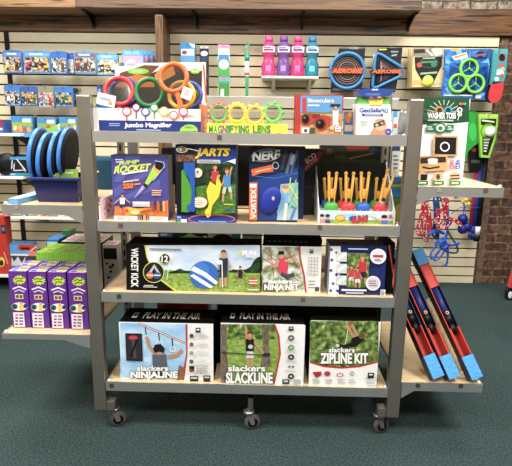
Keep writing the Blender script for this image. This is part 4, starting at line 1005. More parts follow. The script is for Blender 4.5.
# cable ride
Yf = .014
mb, x0, x1, z1 = lidbox(309.8, 378.6, 321, Yf, .17, '', False)
p = Print(mb, Yf, CM)
p.rect(199, 88, 394, 275, M('ededed')); p.poly([(199, 88), (394, 88), (394, 202), (340, 216), (290, 220), (240, 216), (199, 204)], LEAF)
p.line([(199, 205), (240, 217), (290, 221), (340, 217), (394, 203)], 5, M('c02630'))
p.line([(310, 96), (300, 150), (296, 170)], 3, M('d8c0a0')); p.ell(312, 98, 6, 6, M('c03a34')); p.line([(318, 98), (330, 122), (336, 138)], 8, M('b98a68')); p.line([(310, 102), (316, 124), (330, 140)], 7, M('b98a68'))
p.poly([(318, 136), (346, 126), (354, 140), (330, 160), (312, 162)], M('18181c')); p.ell(346, 130, 9, 9, M('6a4a34')); p.line([(316, 154), (296, 160), (280, 158)], 10, M('1c1c20')); p.line([(282, 158), (272, 156)], 7, M('d8d4cc'))
p.text('slackers', 252, 162, 326, 177, M('f4f4f2'), 1.5, outline=M('3a4a2a')); p.text('ZIPLINE KIT', 228, 178, 364, 208, M('f6f6f4'), 2, outline=M('3f4a34'))
p.poly([(206, 232), (230, 230), (232, 240), (216, 248)], M('a8262c')); p.ell(248, 236, 9, 7, M('c02a30')); p.ring(284, 240, 7, 10, M('c8383c'), 18, .6); p.ring(318, 236, 4, 6, M('6a6a6a'), 14)
for a in (205, 240, 276, 308): p.lines(a, 250, a+24, 266, 4, M('b4b2b0'), a, .45)
p.rect(362, 232, 380, 248, M('2a2a2c')); p.rect(366, 235, 376, 240, M('cfcfcf')); p.lines(358, 256, 386, 270, 3, M('a0a09e'), 3, .4); p.rect(394, 88, 395, 275, M('2a2a2c'))
tag(build('cable_ride_box', mb), 'box of a person gliding through leafy trees on a cable, bottom shelf right', 'toy box', 'outdoor kits on the bottom shelf')
# second row, standing behind
for (u0, u1, vt, lab) in ((217, 302, 305, 'black carton behind the balance line box, bottom shelf'), (307.5, 381, 307, 'black carton behind the cable ride box, bottom shelf')):
    x0, x1, z1 = rect_pts(u0, u1, vt, 312, .2)
    mb = MB(); mb.box(x0, x1, .2, .352, z0+.0006, z1, LID)
    vs, fs = text_geo('PLAY IN THE AIR', 1.2); w = x1-x0
    mb.add([(x0+w*(.2+.65*a), .2-.0006, z1-.032+.020*b) for a, b in vs], fs, M('4c4a49'))
    tag(build('toy_box', mb), lab, 'toy box')
x0, x1, z1 = rect_pts(157, 208, 300.5, 308, .5); mb = MB(); mb.box(x0, x1, .5, .64, z0+.0006, z1, M('a82a30', .5)); p = Print(mb, .5); p.poly([(157, 306), (182, 302), (184, 307), (160, 312)], M('7a1f26'))
tag(build('toy_box', mb), 'plain red box on the far side of the bottom shelf', 'toy box')
x0, x1, z1 = rect_pts(220, 378, 306, 312, .47); mb = MB(); mb.box(x0, x1, .47, .6, z0+.0006, z1, M('232326', .5))
tag(build('toy_box', mb), 'long dark box on the far side of bottom shelf behind black cartons', 'toy box')
# ================================================================== left end, upper shelf: bin of catch discs
zl = ZLU
BIN = M('131b58', .3); BINr = M('1a2672', .3)
xa, xb = -.893, -.702; ya, yb = .07, .29
zt = at(50, 178, .05).z
t = thing('storage_bin', ((xa+xb)/2, (ya+yb)/2, zl), 'dark blue plastic bin holding four blue rimmed catch discs', 'storage bin')
mb = MB(); e = .020; th = .004
o = [(xa+.012, ya+e, zl+.001), (xb-.012, ya+e, zl+.001), (xb-.012, yb-e, zl+.001), (xa+.012, yb-e, zl+.001), (xa, ya, zt), (xb, ya, zt), (xb, yb, zt), (xa, yb, zt)]
i_ = [(xa+.012+th, ya+e+th, zl+.006), (xb-.012-th, ya+e+th, zl+.006), (xb-.012-th, yb-e-th, zl+.006), (xa+.012+th, yb-e-th, zl+.006), (xa+th, ya+th, zt), (xb-th, ya+th, zt), (xb-th, yb-th, zt), (xa+th, yb-th, zt)]
mb.add(o+i_, [(0, 3, 2, 1), (0, 1, 5, 4), (1, 2, 6, 5), (2, 3, 7, 6), (3, 0, 4, 7), (8, 9, 10, 11), (8, 12, 13, 9), (9, 13, 14, 10), (10, 14, 15, 11), (11, 15, 12, 8), (4, 5, 13, 12), (5, 6, 14, 13), (6, 7, 15, 14), (7, 4, 12, 15)], BIN)
build('tub', mb, t)
mb = MB(); r = .013
for a in ((xa-r, xb+r, ya-r, ya), (xa-r, xb+r, yb, yb+r), (xa-r, xa, ya, yb), (xb, xb+r, ya, yb)): mb.box(*a, zt-.011, zt+.001, BINr)
build('rim', mb, t, bevel=.003)
DB = M('3a86e0', .35); DN = mottled('black_mesh', ['050506', '121214', '1c1c20'], 200, .7); DK = M('0f0f11', .6)
def disc(u, v, label, first=None, R=.110, Y=.17):
    c = at(u, v, Y)
    t = thing('catch_disc', (c.x, Y, c.z-R), label, 'catch disc', 'catch discs in the blue bin')
    ax = Vector((1, .03, -.13)).normalized()
    mb = MB(); mb.lathe([(R-.006, -.012), (R, -.009), (R, .004), (R-.003, .006), (R-.007, .005)], c, DB, 40, ax); build('rim', mb, t)
    mb = MB(); mb.lathe([(R-.0072, .0055), (R-.009, .012), (R-.03, .0175), (R-.034, .0165), (R-.055, .0175), (.001, .0165)], c, DN, 40, ax); build('mesh_face', mb, t)
    mb = MB(); mb.lathe([(.001, -.014), (R-.006, -.0125)], c, DK, 32, ax); mb.tube([c+Vector((-.022, -.0, .04)), c+Vector((-.034, 0, 0)), c+Vector((-.022, 0, -.04))], .007, DK, 8); build('strap', mb, t)
    return t
D0 = at(40, 146, .17)
d = disc(40, 153.5, 'leftmost catch disc in the blue bin, its blue rim fully in view')
for (u, v, l) in ((48.5, 158, 'second catch disc from the left end of the blue bin, lower than the first'), (59.5, 156, 'third catch disc from the left, nearly touching the tallest one'), (68.5, 153, 'catch disc nearest the steel upright, leaning at the right of the bin')):
    c = at(u, v, .17); c0 = at(40, 153.5, .17); dup(d, c-c0, l)
GC = M('8fbf3a', .5)
for (a, b, c, e, lab) in ((160, 132, 230, 92, 'green and white header card sticking up between the left catch discs'), (214, 140, 262, 112, 'white and green card behind the right catch discs')):
    mb = MB(); p0 = at(100*0+a/3.885, 100+b/3.885, .27); p1 = at(c/3.885, 100+e/3.885, .27)
    mb.hexa([(p0.x, .27, zl+.0065), (p1.x, .27, zl+.0065), (p1.x, .272, zl+.0065), (p0.x, .272, zl+.0065), (p0.x, .27, p0.z), (p1.x, .27, p1.z), (p1.x, .272, p1.z), (p0.x, .272, p0.z)], M('e9ece2', .5))
    mb.poly([(p0.x+.02, .2694, (p0.z+p1.z)/2-.02), (p1.x-.006, .2694, p1.z-.03), (p1.x-.006, .2694, p1.z-.008), (p0.x+.02, .2694, (p0.z+p1.z)/2)], GC)
    tag(build('header_card', mb), lab, 'card')
mb = MB(); mb.box(at(49, 176, .086).x, at(58, 176, .086).x, .100, .102, zl+.0065, at(52, 173, .086).z, GC); mb.box(at(51, 176, .086).x, at(55, 176, .086).x, .0995, .0999, at(52, 176, .086).z, at(52, 174.3, .086).z, M('e8f0d0')); tag(build('header_card', mb), 'low lime card at the front of the blue bin, left of centre', 'card')
mb = MB(); mb.box(at(59, 176, .09).x, at(77, 176, .09).x, .104, .106, zl+.0065, at(66, 169.5, .09).z, GC); mb.box(at(64, 176, .09).x, at(72, 176, .09).x, .1035, .1039, at(66, 174, .09).z, at(66, 172, .09).z, M('e8f0d0')); tag(build('header_card', mb), 'taller lime card at the front of the blue bin, by the upright', 'card')
# flat light blue pack on the end shelf
pa = [at(2.5, 202.5, .03), at(27, 196.5, .16)]
mb = MB(); mb.hexa([(-.975, .03, zl+.001), (-.93, .015, zl+.001), (-.90, .24, zl+.001), (-.972, .26, zl+.001), (-.975, .03, zl+.022), (-.93, .015, zl+.022), (-.90, .24, zl+.022), (-.972, .26, zl+.022)], M('5aa2dc', .35), {'top': M('a8cdea', .35)})
mb.poly([(-.968, .06, zl+.0224), (-.935, .05, zl+.0224), (-.925, .14, zl+.0224), (-.966, .15, zl+.0224)], M('e6eef4'))
tag(build('toy_pack', mb), 'flat light blue pack lying left of the blue bin', 'toy pack')

# ================================================================== left end, lower shelf
zl = ZLL
CPB = (0, 200, 3.33)
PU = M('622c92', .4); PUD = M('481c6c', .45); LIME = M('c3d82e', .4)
def splat_box():
    Y = .068; x0, x1, z1 = rect_pts(10.6, 28.6, 271.2, 300, Y)
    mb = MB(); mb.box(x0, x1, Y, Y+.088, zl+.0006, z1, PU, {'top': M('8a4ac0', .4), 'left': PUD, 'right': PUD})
    p = Print(mb, Y, CPB)
    p.splat(65, 266, 23, 17, LIME, 12, .3, 3); p.line([(50, 264), (60, 259), (70, 263), (80, 258)], 3.5, M('3a6a1e')); p.line([(52, 273), (64, 268), (78, 271)], 3.5, M('3a6a1e'))
    p.line([(42, 296), (64, 288), (88, 298)], 5, M('e9e0f2')); p.line([(48, 305), (64, 299), (82, 306)], 4, M('d6c6e8'))
    p.rect(51, 313, 78, 329, M('e6cf9a')); p.rect(54, 316, 63, 326, M('6a4a2a')); p.rect(66, 316, 75, 326, M('5a5a2a'))
    p.ell(66, 354, 27, 14, M('e8eef2')); p.ell(50, 354, 10, 9, M('3a6a3a')); p.ell(50, 354, 6, 5, M('2a3a5a')); p.ell(72, 344, 5, 6, M('d8a080')); p.rect(66, 349, 78, 368, M('f0c832')); p.ell(86, 352, 7, 7, M('2a3a6a'))
    p.rect(47, 373, 83, 421, M('f0dcea')); 
    for i in range(4): p.rect(53, 379+i*10, 62, 384+i*10, M(('c8343a', '3a2a4a', '2a5a9a', '1c1c20')[i])); p.rect(66, 379+i*10, 79, 384+i*10, M('7a6a84'))
    # lid printing
    w = x1-x0
    def tp(fx0, fx1, fy0, fy1, m, k): mb.poly([(x0+w*fx0, Y+.088*fy0, z1+.0003*k), (x0+w*fx1, Y+.088*fy0, z1+.0003*k), (x0+w*fx1, Y+.088*fy1, z1+.0003*k), (x0+w*fx0, Y+.088*fy1, z1+.0003*k)], m)
    tp(.06, .94, .02, .38, M('e8e4ee'), 1); tp(.12, .45, .06, .3, M('3a5aa0'), 2); tp(.5, .85, .06, .3, M('e0c03a'), 2); tp(.3, .85, .5, .85, LIME, 2); tp(.36, .7, .58, .7, M('6a8a2a'), 3)
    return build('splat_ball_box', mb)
s0 = splat_box(); 
LB = ['purple splat toy box at the left end of the front row, lower end shelf', 'purple splat toy box second from the left in the front row', 'purple splat toy box third from the left in the front row', 'purple splat toy box in the front row beside the steel upright']
tag(s0, LB[0], 'toy box', 'purple splat toy boxes')
c0 = at(19.6, 300, .068)
fx = [0] + [at(u, 300, .068).x-c0.x for u in (39, 58.7, 78.6)]
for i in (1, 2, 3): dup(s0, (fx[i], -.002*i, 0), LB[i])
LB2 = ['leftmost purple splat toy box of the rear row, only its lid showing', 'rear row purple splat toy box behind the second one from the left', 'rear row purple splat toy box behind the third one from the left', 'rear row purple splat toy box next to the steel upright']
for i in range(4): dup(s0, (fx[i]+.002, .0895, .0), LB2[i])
LB3 = ['leftmost lime lidded box behind the purple splat boxes', 'middle lime lidded box behind the purple splat boxes', 'lime lidded box nearest the upright, behind the purple splat boxes']
zp = at(20, 271.2, .068).z
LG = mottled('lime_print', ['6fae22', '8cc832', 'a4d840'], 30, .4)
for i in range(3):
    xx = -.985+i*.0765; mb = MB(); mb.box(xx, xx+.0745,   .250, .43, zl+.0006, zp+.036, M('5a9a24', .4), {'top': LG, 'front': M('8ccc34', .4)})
    for k in range(7): mb.box(xx+.004+k*.010, xx+.008+k*.010, .2494, .2499, zp-.0, zp+.034, M('5fa024'))
    mb.poly([(xx+.02, .29, zp+.0364), (xx+.06, .29, zp+.0364), (xx+.056, .33, zp+.0364), (xx+.018, .33, zp+.0364)], M('d6d83a')); mb.poly([(xx+.028, .30, zp+.0367), (xx+.052, .30, zp+.0367), (xx+.050, .315, zp+.0367), (xx+.026, .315, zp+.0367)], M('3a7a24'))
    tag(build('toy_box', mb), LB3[i], 'toy box', 'lime lidded boxes')
# white and pink topped boxes further back
rnd = random.Random(3)
for i, (xx, yy, lab) in enumerate(((-.950, .45, 'white topped dark box with pink lettering, far left of its row behind the lime boxes'), (-.880, .45, 'white topped dark box with pink lettering, behind the last lime box'), (-.810, .45, 'dark box with pink printed white top, seen just right of the front upright'))):
    zt_ = zp+.041; mb = MB(); mb.box(xx, xx+.066, yy, yy+.18, zl+.0006, zt_, M('1d1d22', .45), {'top': M('eee6e8', .45)})
    for k in range(3): mb.box(xx+.010, xx+.054, yy+.03+k*.045, yy+.052+k*.045, zt_+.0001, zt_+.0004, M('e0607a'))
    tag(build('toy_box', mb), lab, 'toy box', 'white topped dark boxes')
xx, yy = -.674-.0, .45
mb = MB(); mb.box(-.742, -.668, .45, .54, zl+.0006, zp+.03, M('e6e2e2', .45), {'top': M('eee6e8', .45)})
mb.box(-.738, -.672, .4493, .4499, zp-.045, zp+.012, M('1c1c20'))
for k in range(12):
    a = rnd.uniform(-.732, -.678); b = rnd.uniform(zl+.02, zp-.06); mb.ellipsoid((a, .4497, b), .007, .0005, .007, M(rnd.choice(('c41f3a', '1c1c20', 'c41f3a'))), 10)
for k in range(2): mb.box(-.738, -.685, .465+k*.03, .478+k*.03, zp+.0301, zp+.0304, M('e0607a'))
tag(build('toy_box', mb), 'white box with red and black dots, between the left upright and the slotted post', 'toy box')
mb = MB(); mb.box(-1.025, -.965, .45, .56, zl+.0006, zp+.05, M('2a7ac0', .4)); mb.box(-1.02, -.968, .4494, .4499, zp-.0, zp+.04, M('cfe2f0'))
tag(build('toy_box', mb), 'blue box at the back left of the lower end shelf', 'toy box')
mb = MB(); mb.box(-.99, -.955, .57, .66, zl+.0006, zp+.07, M('2a7a3a', .4)); tag(build('toy_box', mb), 'green box at the back of the lower end shelf behind the lime boxes', 'toy box')

# ================================================================== right end, upper shelf: washer toss box
CA = (400, 90, 3.884); Yf = .062; zr = ZRU
x0 = (at(62/3.884+400, 90+368/3.884, Yf).x+at(422.7, 99, Yf).x)/2; x0 = at(418.5, 145, Yf).x; x1 = at(466, 145, Yf).x; z1 = at(446, 98.8, Yf).z
mb = MB(); mb.box(x0, x1, Yf, Yf+.12, zr+.0006, z1, M('f0f0ee', .4), {'top': M('1f4a30', .4), 'right': M('d9d9d6', .5)})
DG = M('1f5236', .4); MG = M('2f7a4c', .4)
p = Print(mb, Yf, CA)
def q(a, b):   # crop point nudged onto the box
    return a, b
p.poly([(78, 30), (270, 30), (268, 124), (200, 130), (160, 126), (120, 134), (76, 134)], DG)
for k in range(11):
    a = math.radians(180+18*k); p.line([(170+38*math.cos(a), 96+38*math.sin(a)), (170+66*math.cos(a), 96+58*math.sin(a))], 2.2, M('e9efe6'))
p.ring(152, 80, 10, 17, M('e8804a'), 20); p.ring(186, 80, 10, 17, M('4aa0c0'), 20); p.rect(118, 86, 222, 104, DG)
p.text('WASHER TOSS', 106, 87, 216, 112, M('f2f2ec'), 2, outline=M('173a26')); p.ring(230, 78, 6, 11, M('e6e6e0'), 18); p.ring(230, 94, 5, 9, M('e6e6e0'), 16); p.line([(230, 88), (222, 118)], 3, M('e6e6e0'))
p.rect(106, 115, 206, 121, M('b9d0c0')); p.ring(96, 84, 7, 10, M('3f8a5c'), 18); p.ring(98, 106, 6, 9, M('3f8a5c'), 18)
for k, c in enumerate(('e8803a', 'd84a6a', '4ab0c0')): p.ell(232+k*9, 54, 5, 5, M(c), 12)
p.rect(100, 134, 132, 160, MG); p.rect(178, 134, 206, 160, MG); p.lines(104, 139, 128, 156, 2, M('d8e8dc'), 1); p.lines(182, 139, 202, 156, 2, M('d8e8dc'), 2); p.ell(154, 147, 24, 20, MG); p.ell(154, 147, 17, 14, M('dfe8e0')); p.ell(154, 149, 8, 8, MG)
WD = mottled('printed_pine', ['c08a54', 'd8ab74', 'e6c090'], 18, .45, (1, 1, 6)); 
p.poly([(127, 177), (222, 178), (219, 256), (124, 254)], WD); p.poly([(134, 183), (216, 184), (213, 250), (131, 248)], M('18181a')); p.ring(171, 220, 14, 19, M('f2f2f2'), 26)
p.poly([(70, 256), (180, 252), (181, 310), (70, 318)], WD); p.poly([(76, 262), (174, 258), (174, 280), (76, 286)], M('3a2c22')); p.ell(124, 270, 20, 6, M('efeeea')); p.poly([(104, 270), (144, 270), (140, 288), (108, 288)], M('e2e2de')); p.line([(84, 298), (112, 304), (150, 297)], 6, M('2a2420'))
p.text('CORN', 188, 272, 206, 306, M('d8343a'), 2, 0, -90); p.text('CORN', 210, 270, 230, 306, M('3a5ab0'), 2, 0, -90)
for (a, k) in ((84, 0), (144, 1), (208, 2)):
    p.ell(a, 336, 21, 19, M('d8b48a')); 
    if k == 0: p.rect(a-8, 326, a+18, 350, M('18181a'))
    if k == 1: p.ell(a, 336, 8, 12, M('6a5a4a')); p.ell(a, 336, 3, 5, M('2a2420'))
    if k == 2: p.line([(a-18, 332), (a+18, 330)], 5, M('3a2418')); p.line([(a-18, 344), (a+18, 342)], 5, M('3a2418'))
    p.rect(a-22, 352, a+22, 367, M('2f7a4c')); p.rect(a-14, 357, a+14, 362, M('cfe4d6'))
tag(build('washer_toss_box', mb), 'tall white washer toss box with a dark green header', 'toy box')

# ================================================================== right end, lower shelf: three long leaning toys
BLU = mottled('blue_checker_print', ['2a78b8', '3f8fd0', '58a6e0'], 160, .45); RED = M('d8321e', .4); NVY = M('1b2a6a', .4); REDD = M('8a1e16', .5)
def long_toy(bx, label):
    z0_ = ZRL+.001; L = .60
    base = Vector((bx, .035, z0_))
    d = Vector((-.205, .275, .475)).normalized()
    s = Vector((1, .10, 0)); s = (s-d*s.dot(d)).normalized(); n = s.cross(d)           # n: outwards, towards the camera and up
    if n.y > 0: n = -n
    t = thing('long_boxed_toy', base, label, 'toy', 'long red and blue toys leaning on the right end')
    W = .0255; H = .048
    org = base + n*0
    lift = 0
    def pt(a, b, c): return org + s*a + d*b + n*c
    pts = [pt(a, 0, c) for a in (-W, W) for c in (0, H)]
    lo = min(p_.z for p_ in pts); org = org + Vector((0, 0, z0_-lo))
    def bar(mb, a0, a1, b0, b1, c0, c1, m):
        q8 = [pt(a0, b0, c1), pt(a1, b0, c1), pt(a1, b0, c0), pt(a0, b0, c0), pt(a0, b1, c1), pt(a1, b1, c1), pt(a1, b1, c0), pt(a0, b1, c0)]
        mb.hexa(q8, m)
    mb = MB(); bar(mb, -W, W, 0, L, 0, .003, M('2a2320', .6)); bar(mb, -W, -W+.003, 0, L, .0031, H-.006, M('2a2320', .6)); bar(mb, W-.003, W, 0, L, .0031, H-.006, M('1d2650', .5)); bar(mb, -W+.0031, W-.0031, 0, .003, .0031, H-.006, M('2a2320', .6)); bar(mb, -W+.0031, W-.0031, L-.003, L, .0031, H-.006, M('2a2320', .6)); bar(mb, -W, -W+.003, .1, L-.08, H-.0059, H-.003, RED); build('tray', mb, t)
    for (b0, b1) in ((-.001, .098), (L-.075, L+.001)):
        mb = MB(); bar(mb, -W-.001, W+.001, b0, b1, H-.006, H-.003, BLU); bar(mb, -W-.002, -W-.0005, b0, b1, .0, H-.003, M('26303e', .5)); bar(mb, W+.0005, W+.002, b0, b1, .0, H-.003, BLU)
        if b1 > L:
            bar(mb, -W, W, L+.0005, L+.002, .0, H-.003, M('cfb84a', .5)); bar(mb, -W*.8, W*.1, L+.0021, L+.003, .01, H-.012, M('d85a7a', .5)); bar(mb, W*.2, W*.8, L+.0021, L+.003, .014, H-.018, M('3a6ab0', .5))
        build('blue_sleeve', mb, t)
    for (b0, b1) in ((.1, .225), (L-.185, L-.078)):
        mb = MB(); e = W-.004
        bar(mb, -e, -e+.004, b0, b1, .004, H, RED); bar(mb, e-.004, e, b0, b1, .004, H, RED); bar(mb, -e+.0041, e-.0041, b0, b1, .004, .016, REDD)
        if b0 > .2: bar(mb, -e+.0041, e-.0041, b0, b1, .0161, H-.004, RED)
        build('red_insert', mb, t)
    mb = MB(); mb.cyl(pt(0, .245, .030), pt(0, L-.19, .030), .0165, NVY, 16); build('navy_tube', mb, t)
    mb = MB(); mb.cyl(pt(0, .20, .030), pt(0, .244, .030), .0145, BLACK, 16); mb.cyl(pt(0, .245, .031), pt(0, .285, .031), .0185, BLACK, 16); build('black_grip', mb, t)
    mb = MB(); c = pt(0, .292, .0475); mb.torus(c, .006, .0025, M('e0b82a', .4), n, 16, 6); build('yellow_ring', mb, t)
    return t
long_toy(.8125, 'leftmost of the three long red and blue toys, partly behind the steel upright')
long_toy(.880, 'middle one of the three long red and blue toys leaning on the end shelf')
long_toy(.975, 'outermost of the three long red and blue toys, its checkered blue top in view')

d_ = Vector((-.205, .275, .475)).normalized(); a_ = Vector((.935, .06, ZRL+.028))
mb = MB(); mb.tube([a_, a_+d_*.06, a_+d_*.30, a_+d_*.34], [.013, .017, .017, .013], mottled('pale_wood', ['d2ac78', 'e0c090', 'ecd2a8'], 20, .5, (4, 4, 1)), 14)
tag(build('wooden_bat', mb), 'pale round wooden bat leaning between the middle and outermost long toys', 'toy bat')
# ================================================================== goods hanging on the slatted wall
HOOK = M('b8b8b4', .3, .8)
def hook(x, z, yf, label, length=None):
    """steel peg: z is the height of the peg, yf how far out its tip stands"""
    t = MB(); t.tube([(x, YW-.001, z), (x, yf+.01, z), (x, yf, z+.012)], .003, HOOK, 6); t.box(x-.012, x+.012, YW-.004, YW-.0005, z-.012, z+.022, HOOK)
    return tag(build('peg_hook', t), label, 'hook', None)
def hookfor(x, zt, Y, short):
    return hook(x, zt-.010, Y-.03, 'steel peg hook holding the '+short)
def pouch_w(u0, u1, v0, v1, Y, name, label, short, base, art, group, cat='toy pack', top=None, thick=.03, seed=0, wavy=True, tilt=0, hk=True):
    """soft hanging pack with a rounded header"""
    um, vm = (u0+u1)/2, (v0+v1)/2
    x0, x1 = at(u0, vm, Y).x, at(u1, vm, Y).x; z1, z0_ = at(um, v0, Y).z, at(um, v1, Y).z; w = x1-x0; h = z1-z0_
    pts = [(x0+w*.03, z0_), (x1-w*.03, z0_), (x1-w*.01, z0_+h*.3), (x1, z1-h*.12), (x1-w*.08, z1-h*.02), (x1-w*.3, z1), (x0+w*.3, z1-h*.01), (x0+w*.06, z1-h*.03), (x0, z1-h*.13), (x0+w*.01, z0_+h*.3)] if wavy else [(x0, z0_), (x1, z0_), (x1, z1), (x0, z1)]
    mb = MB(); mb.prism(pts, Y, Y+thick, M(base, .35))
    p = Print(mb, Y); art(p, u0, u1, v0, v1, random.Random(seed))
    o = tag(build(name, mb), label, cat, group)
    if hk: hookfor((x0+x1)/2, z1, Y, short)
    return o
SKN = ('e0b08a', 'c98f6c', 'd8a27a')
def figs(p, u0, u1, v0, v1, rnd, cols, n=2, hdr=None):
    w = u1-u0; h = v1-v0
    if hdr: p.rect(u0+w*.04, v0+h*.10, u1-w*.04, v0+h*.26, M(hdr, .35)); p.rect(u0+w*.2, v0+h*.13, u1-w*.3, v0+h*.2, M('e4eef8'))
    p.rect(u0+w*.05, v0+h*.30, u1-w*.05, v1-h*.06, clutter('blister_pieces_'+cols[0], ['8fa6b6', cols[0], 'c8ced0', cols[-1], '3a4048', cols[1 % len(cols)], 'a8b8c0', 'b09880']))
    for i in range(n):
        a = u0+w*(i+.5)/n + rnd.uniform(-.4, .4); b = v1-h*.12; hh = h*.6
        c = cols[i % len(cols)]
        p.poly([(a-w*.10, b), (a+w*.10, b), (a+w*.08, b-hh*.6), (a-w*.08, b-hh*.6)], M(c)); p.ell(a, b-hh*.72, w*.07, hh*.15, M(rnd.choice(SKN)), 10)
        p.poly([(a-w*.09, b-hh*.76), (a, b-hh*1.0), (a+w*.09, b-hh*.76)], M(cols[(i+1) % len(cols)])); p.rect(a-w*.09, b-hh*.2, a+w*.09, b, M(rnd.choice(('2a2a30', '5a3a24', '3a4a5a'))))
    for k in range(11):
        a = rnd.uniform(u0+w*.1, u1-w*.2); b = rnd.uniform(v0+h*.42, v1-h*.2); p.rect(a, b, a+w*rnd.uniform(.04, .12), b+h*rnd.uniform(.04, .1), M(rnd.choice(cols+['e8e6e0', '30343c'])))
def scene_art(cols, hdr, n): return lambda p, a, b, c, d, r: figs(p, a, b, c, d, r, list(cols), n, hdr)
YP = 2.12
GP = 'blue figure packs hanging in the upper row'
for (u0, u1, v0, v1, base, cols, n, hdr, lab, sh, sd, dy) in (
  (2.8, 22, 50, 73, '3a6fc0', ('e8c83a', '2a2a30', 'b8806a'), 2, '5a8ad4', 'blue figure pack with yellow helmet, leftmost in the upper row of wall packs', 'leftmost blue figure pack of the upper row', 1, 0),
  (24, 50.5, 50.5, 73, '3f8fd4', ('c83a3a', '26262a', 'e8c040', 'c8a070'), 3, '62a8e0', 'wide light blue pack with workers and a tan crate, upper row of wall packs', 'wide light blue pack with workers', 2, 0),
  (50.8, 67, 51, 74, '2f6fc4', ('e6e4de', '4a4a4c', '8a7a5a'), 2, None, 'blue pack with a round window of grey and white figures, upper row', 'blue pack with a round window', 3, -.02),
  (65, 74, 53, 74, '2f62b4', ('d8a860', 'e6dcc8'), 1, None, 'narrow blue pack with a tan figure, right of the round window pack', 'narrow blue pack with tan figure', 4, .03),
  (74, 96.5, 51, 73.5, '4a9ad8', ('8a3a34', '5a4030', 'd8d4cc', '7a6a5a'), 3, '8a5a54', 'blue topped pack of brown and red riders, upper row of wall packs', 'blue topped pack of riders', 5, 0),
  (96.8, 118, 53, 75, '46a0e0', ('30303a', 'e8e6e4', 'b8c8d0', 'd8c84a'), 2, '6ab4ea', 'light blue pack with two standing figures, just left of the pink packs', 'light blue pack with two figures', 6, -.02)):
    pouch_w(u0, u1, v0, v1, YP+dy, 'hanging_toy_pack', lab, sh, base, scene_art(cols, hdr, n), GP, seed=sd)
def pink_art(p, a, b, c, d, r):
    w = b-a; h = d-c; p.rect(a+w*.06, c+h*.22, b-w*.06, d, M('e6a0c0')); p.ell(a+w*.4, c+h*.55, w*.24, h*.2, M('f2d4e0')); p.rect(a+w*.1, c+h*.06, b-w*.2, c+h*.18, M('7ac0e8'))
for k in range(4):
    pouch_w(122+k*7.5, 144+k*4.6, 49.6-k*.1+k*.6, 78, YP-.06+k*.06, 'hanging_toy_pack', ('pink and blue pack at the front of its peg, above the magnifier display', 'second pink and blue pack on the peg, peeking right of the front one', 'third pink and blue pack back on the peg, its blue edge showing', 'hindmost pink and blue pack, closest to the oak post')[k], 'pink and blue packs', '4a9ed8', pink_art, 'pink and blue packs on one peg', seed=k, thick=.02, hk=(k == 0))
YP2 = 2.12; GP2 = 'blue figure packs hanging in the lower row'
for (u0, u1, v0, v1, base, cols, n, lab, sh, sd) in (
  (4.5, 20.5, 84.5, 106, '3a7ac8', ('e8e4dc', '2a2a2e', '6a6a6a'), 2, 'blue pack of black and white figures, leftmost in the lower row of wall packs', 'leftmost pack of the lower row', 11),
  (21, 37.5, 86, 106, '2f62b0', ('28282e', 'd8803a', '6a8a3a'), 3, 'dark blue pack with orange and green vehicle, lower row of wall packs', 'dark blue vehicle pack', 12),
  (38, 54, 85.5, 108, '8a8a7a', ('3a8ac4', 'b84a3a', 'd8c07a'), 2, 'grey topped pack with red figure on blue, lower row of wall packs', 'grey topped pack', 13),
  (54.5, 73, 86.5, 107, '3a78c8', ('22242a', '3a8a4a', 'e0a030', '2a4a8a'), 3, 'blue pack with dark vehicle, rightmost of the lower row beside the upright', 'rightmost pack of the lower row', 14)):
    pouch_w(u0, u1, v0, v1, YP2, 'hanging_toy_pack', lab, sh, base, scene_art(cols, None, n), GP2, seed=sd)
for u, w, c, lab in ((19.5, 2.5, 'd84a6a', 'pink edged pack squeezed behind the leftmost two of the lower row'), (37, 2.2, '2a2a2e', 'black pack squeezed behind the grey topped one in the lower row'), (53, 3.2, 'e0566a', 'coral edged pack squeezed between the last two of the lower row'), (72, 5, '26282e', 'dark grey pack behind the rightmost one of the lower row')):
    pouch_w(u-1, u+w+1, 88, 105, YP2+.055, 'hanging_toy_pack', lab, lab.split(' squeezed')[0].split(' behind')[0]+' in the lower row', c, lambda p, a, b, cc, d, r: p.rect(a+.5, cc+5, b-.5, d-5, M('5a6a7a')), None, thick=.02, seed=3)
pouch_w(97, 102, 85.5, 95, YP2+.05, 'hanging_toy_pack', 'small royal blue pack beside the upright, under the light blue pack', 'small royal blue pack', '1f4f9a', lambda p, a, b, c, d, r: p.ell(a+2.5, c+5, 1.5, 2.5, M('8a9ac0'), 10), None)
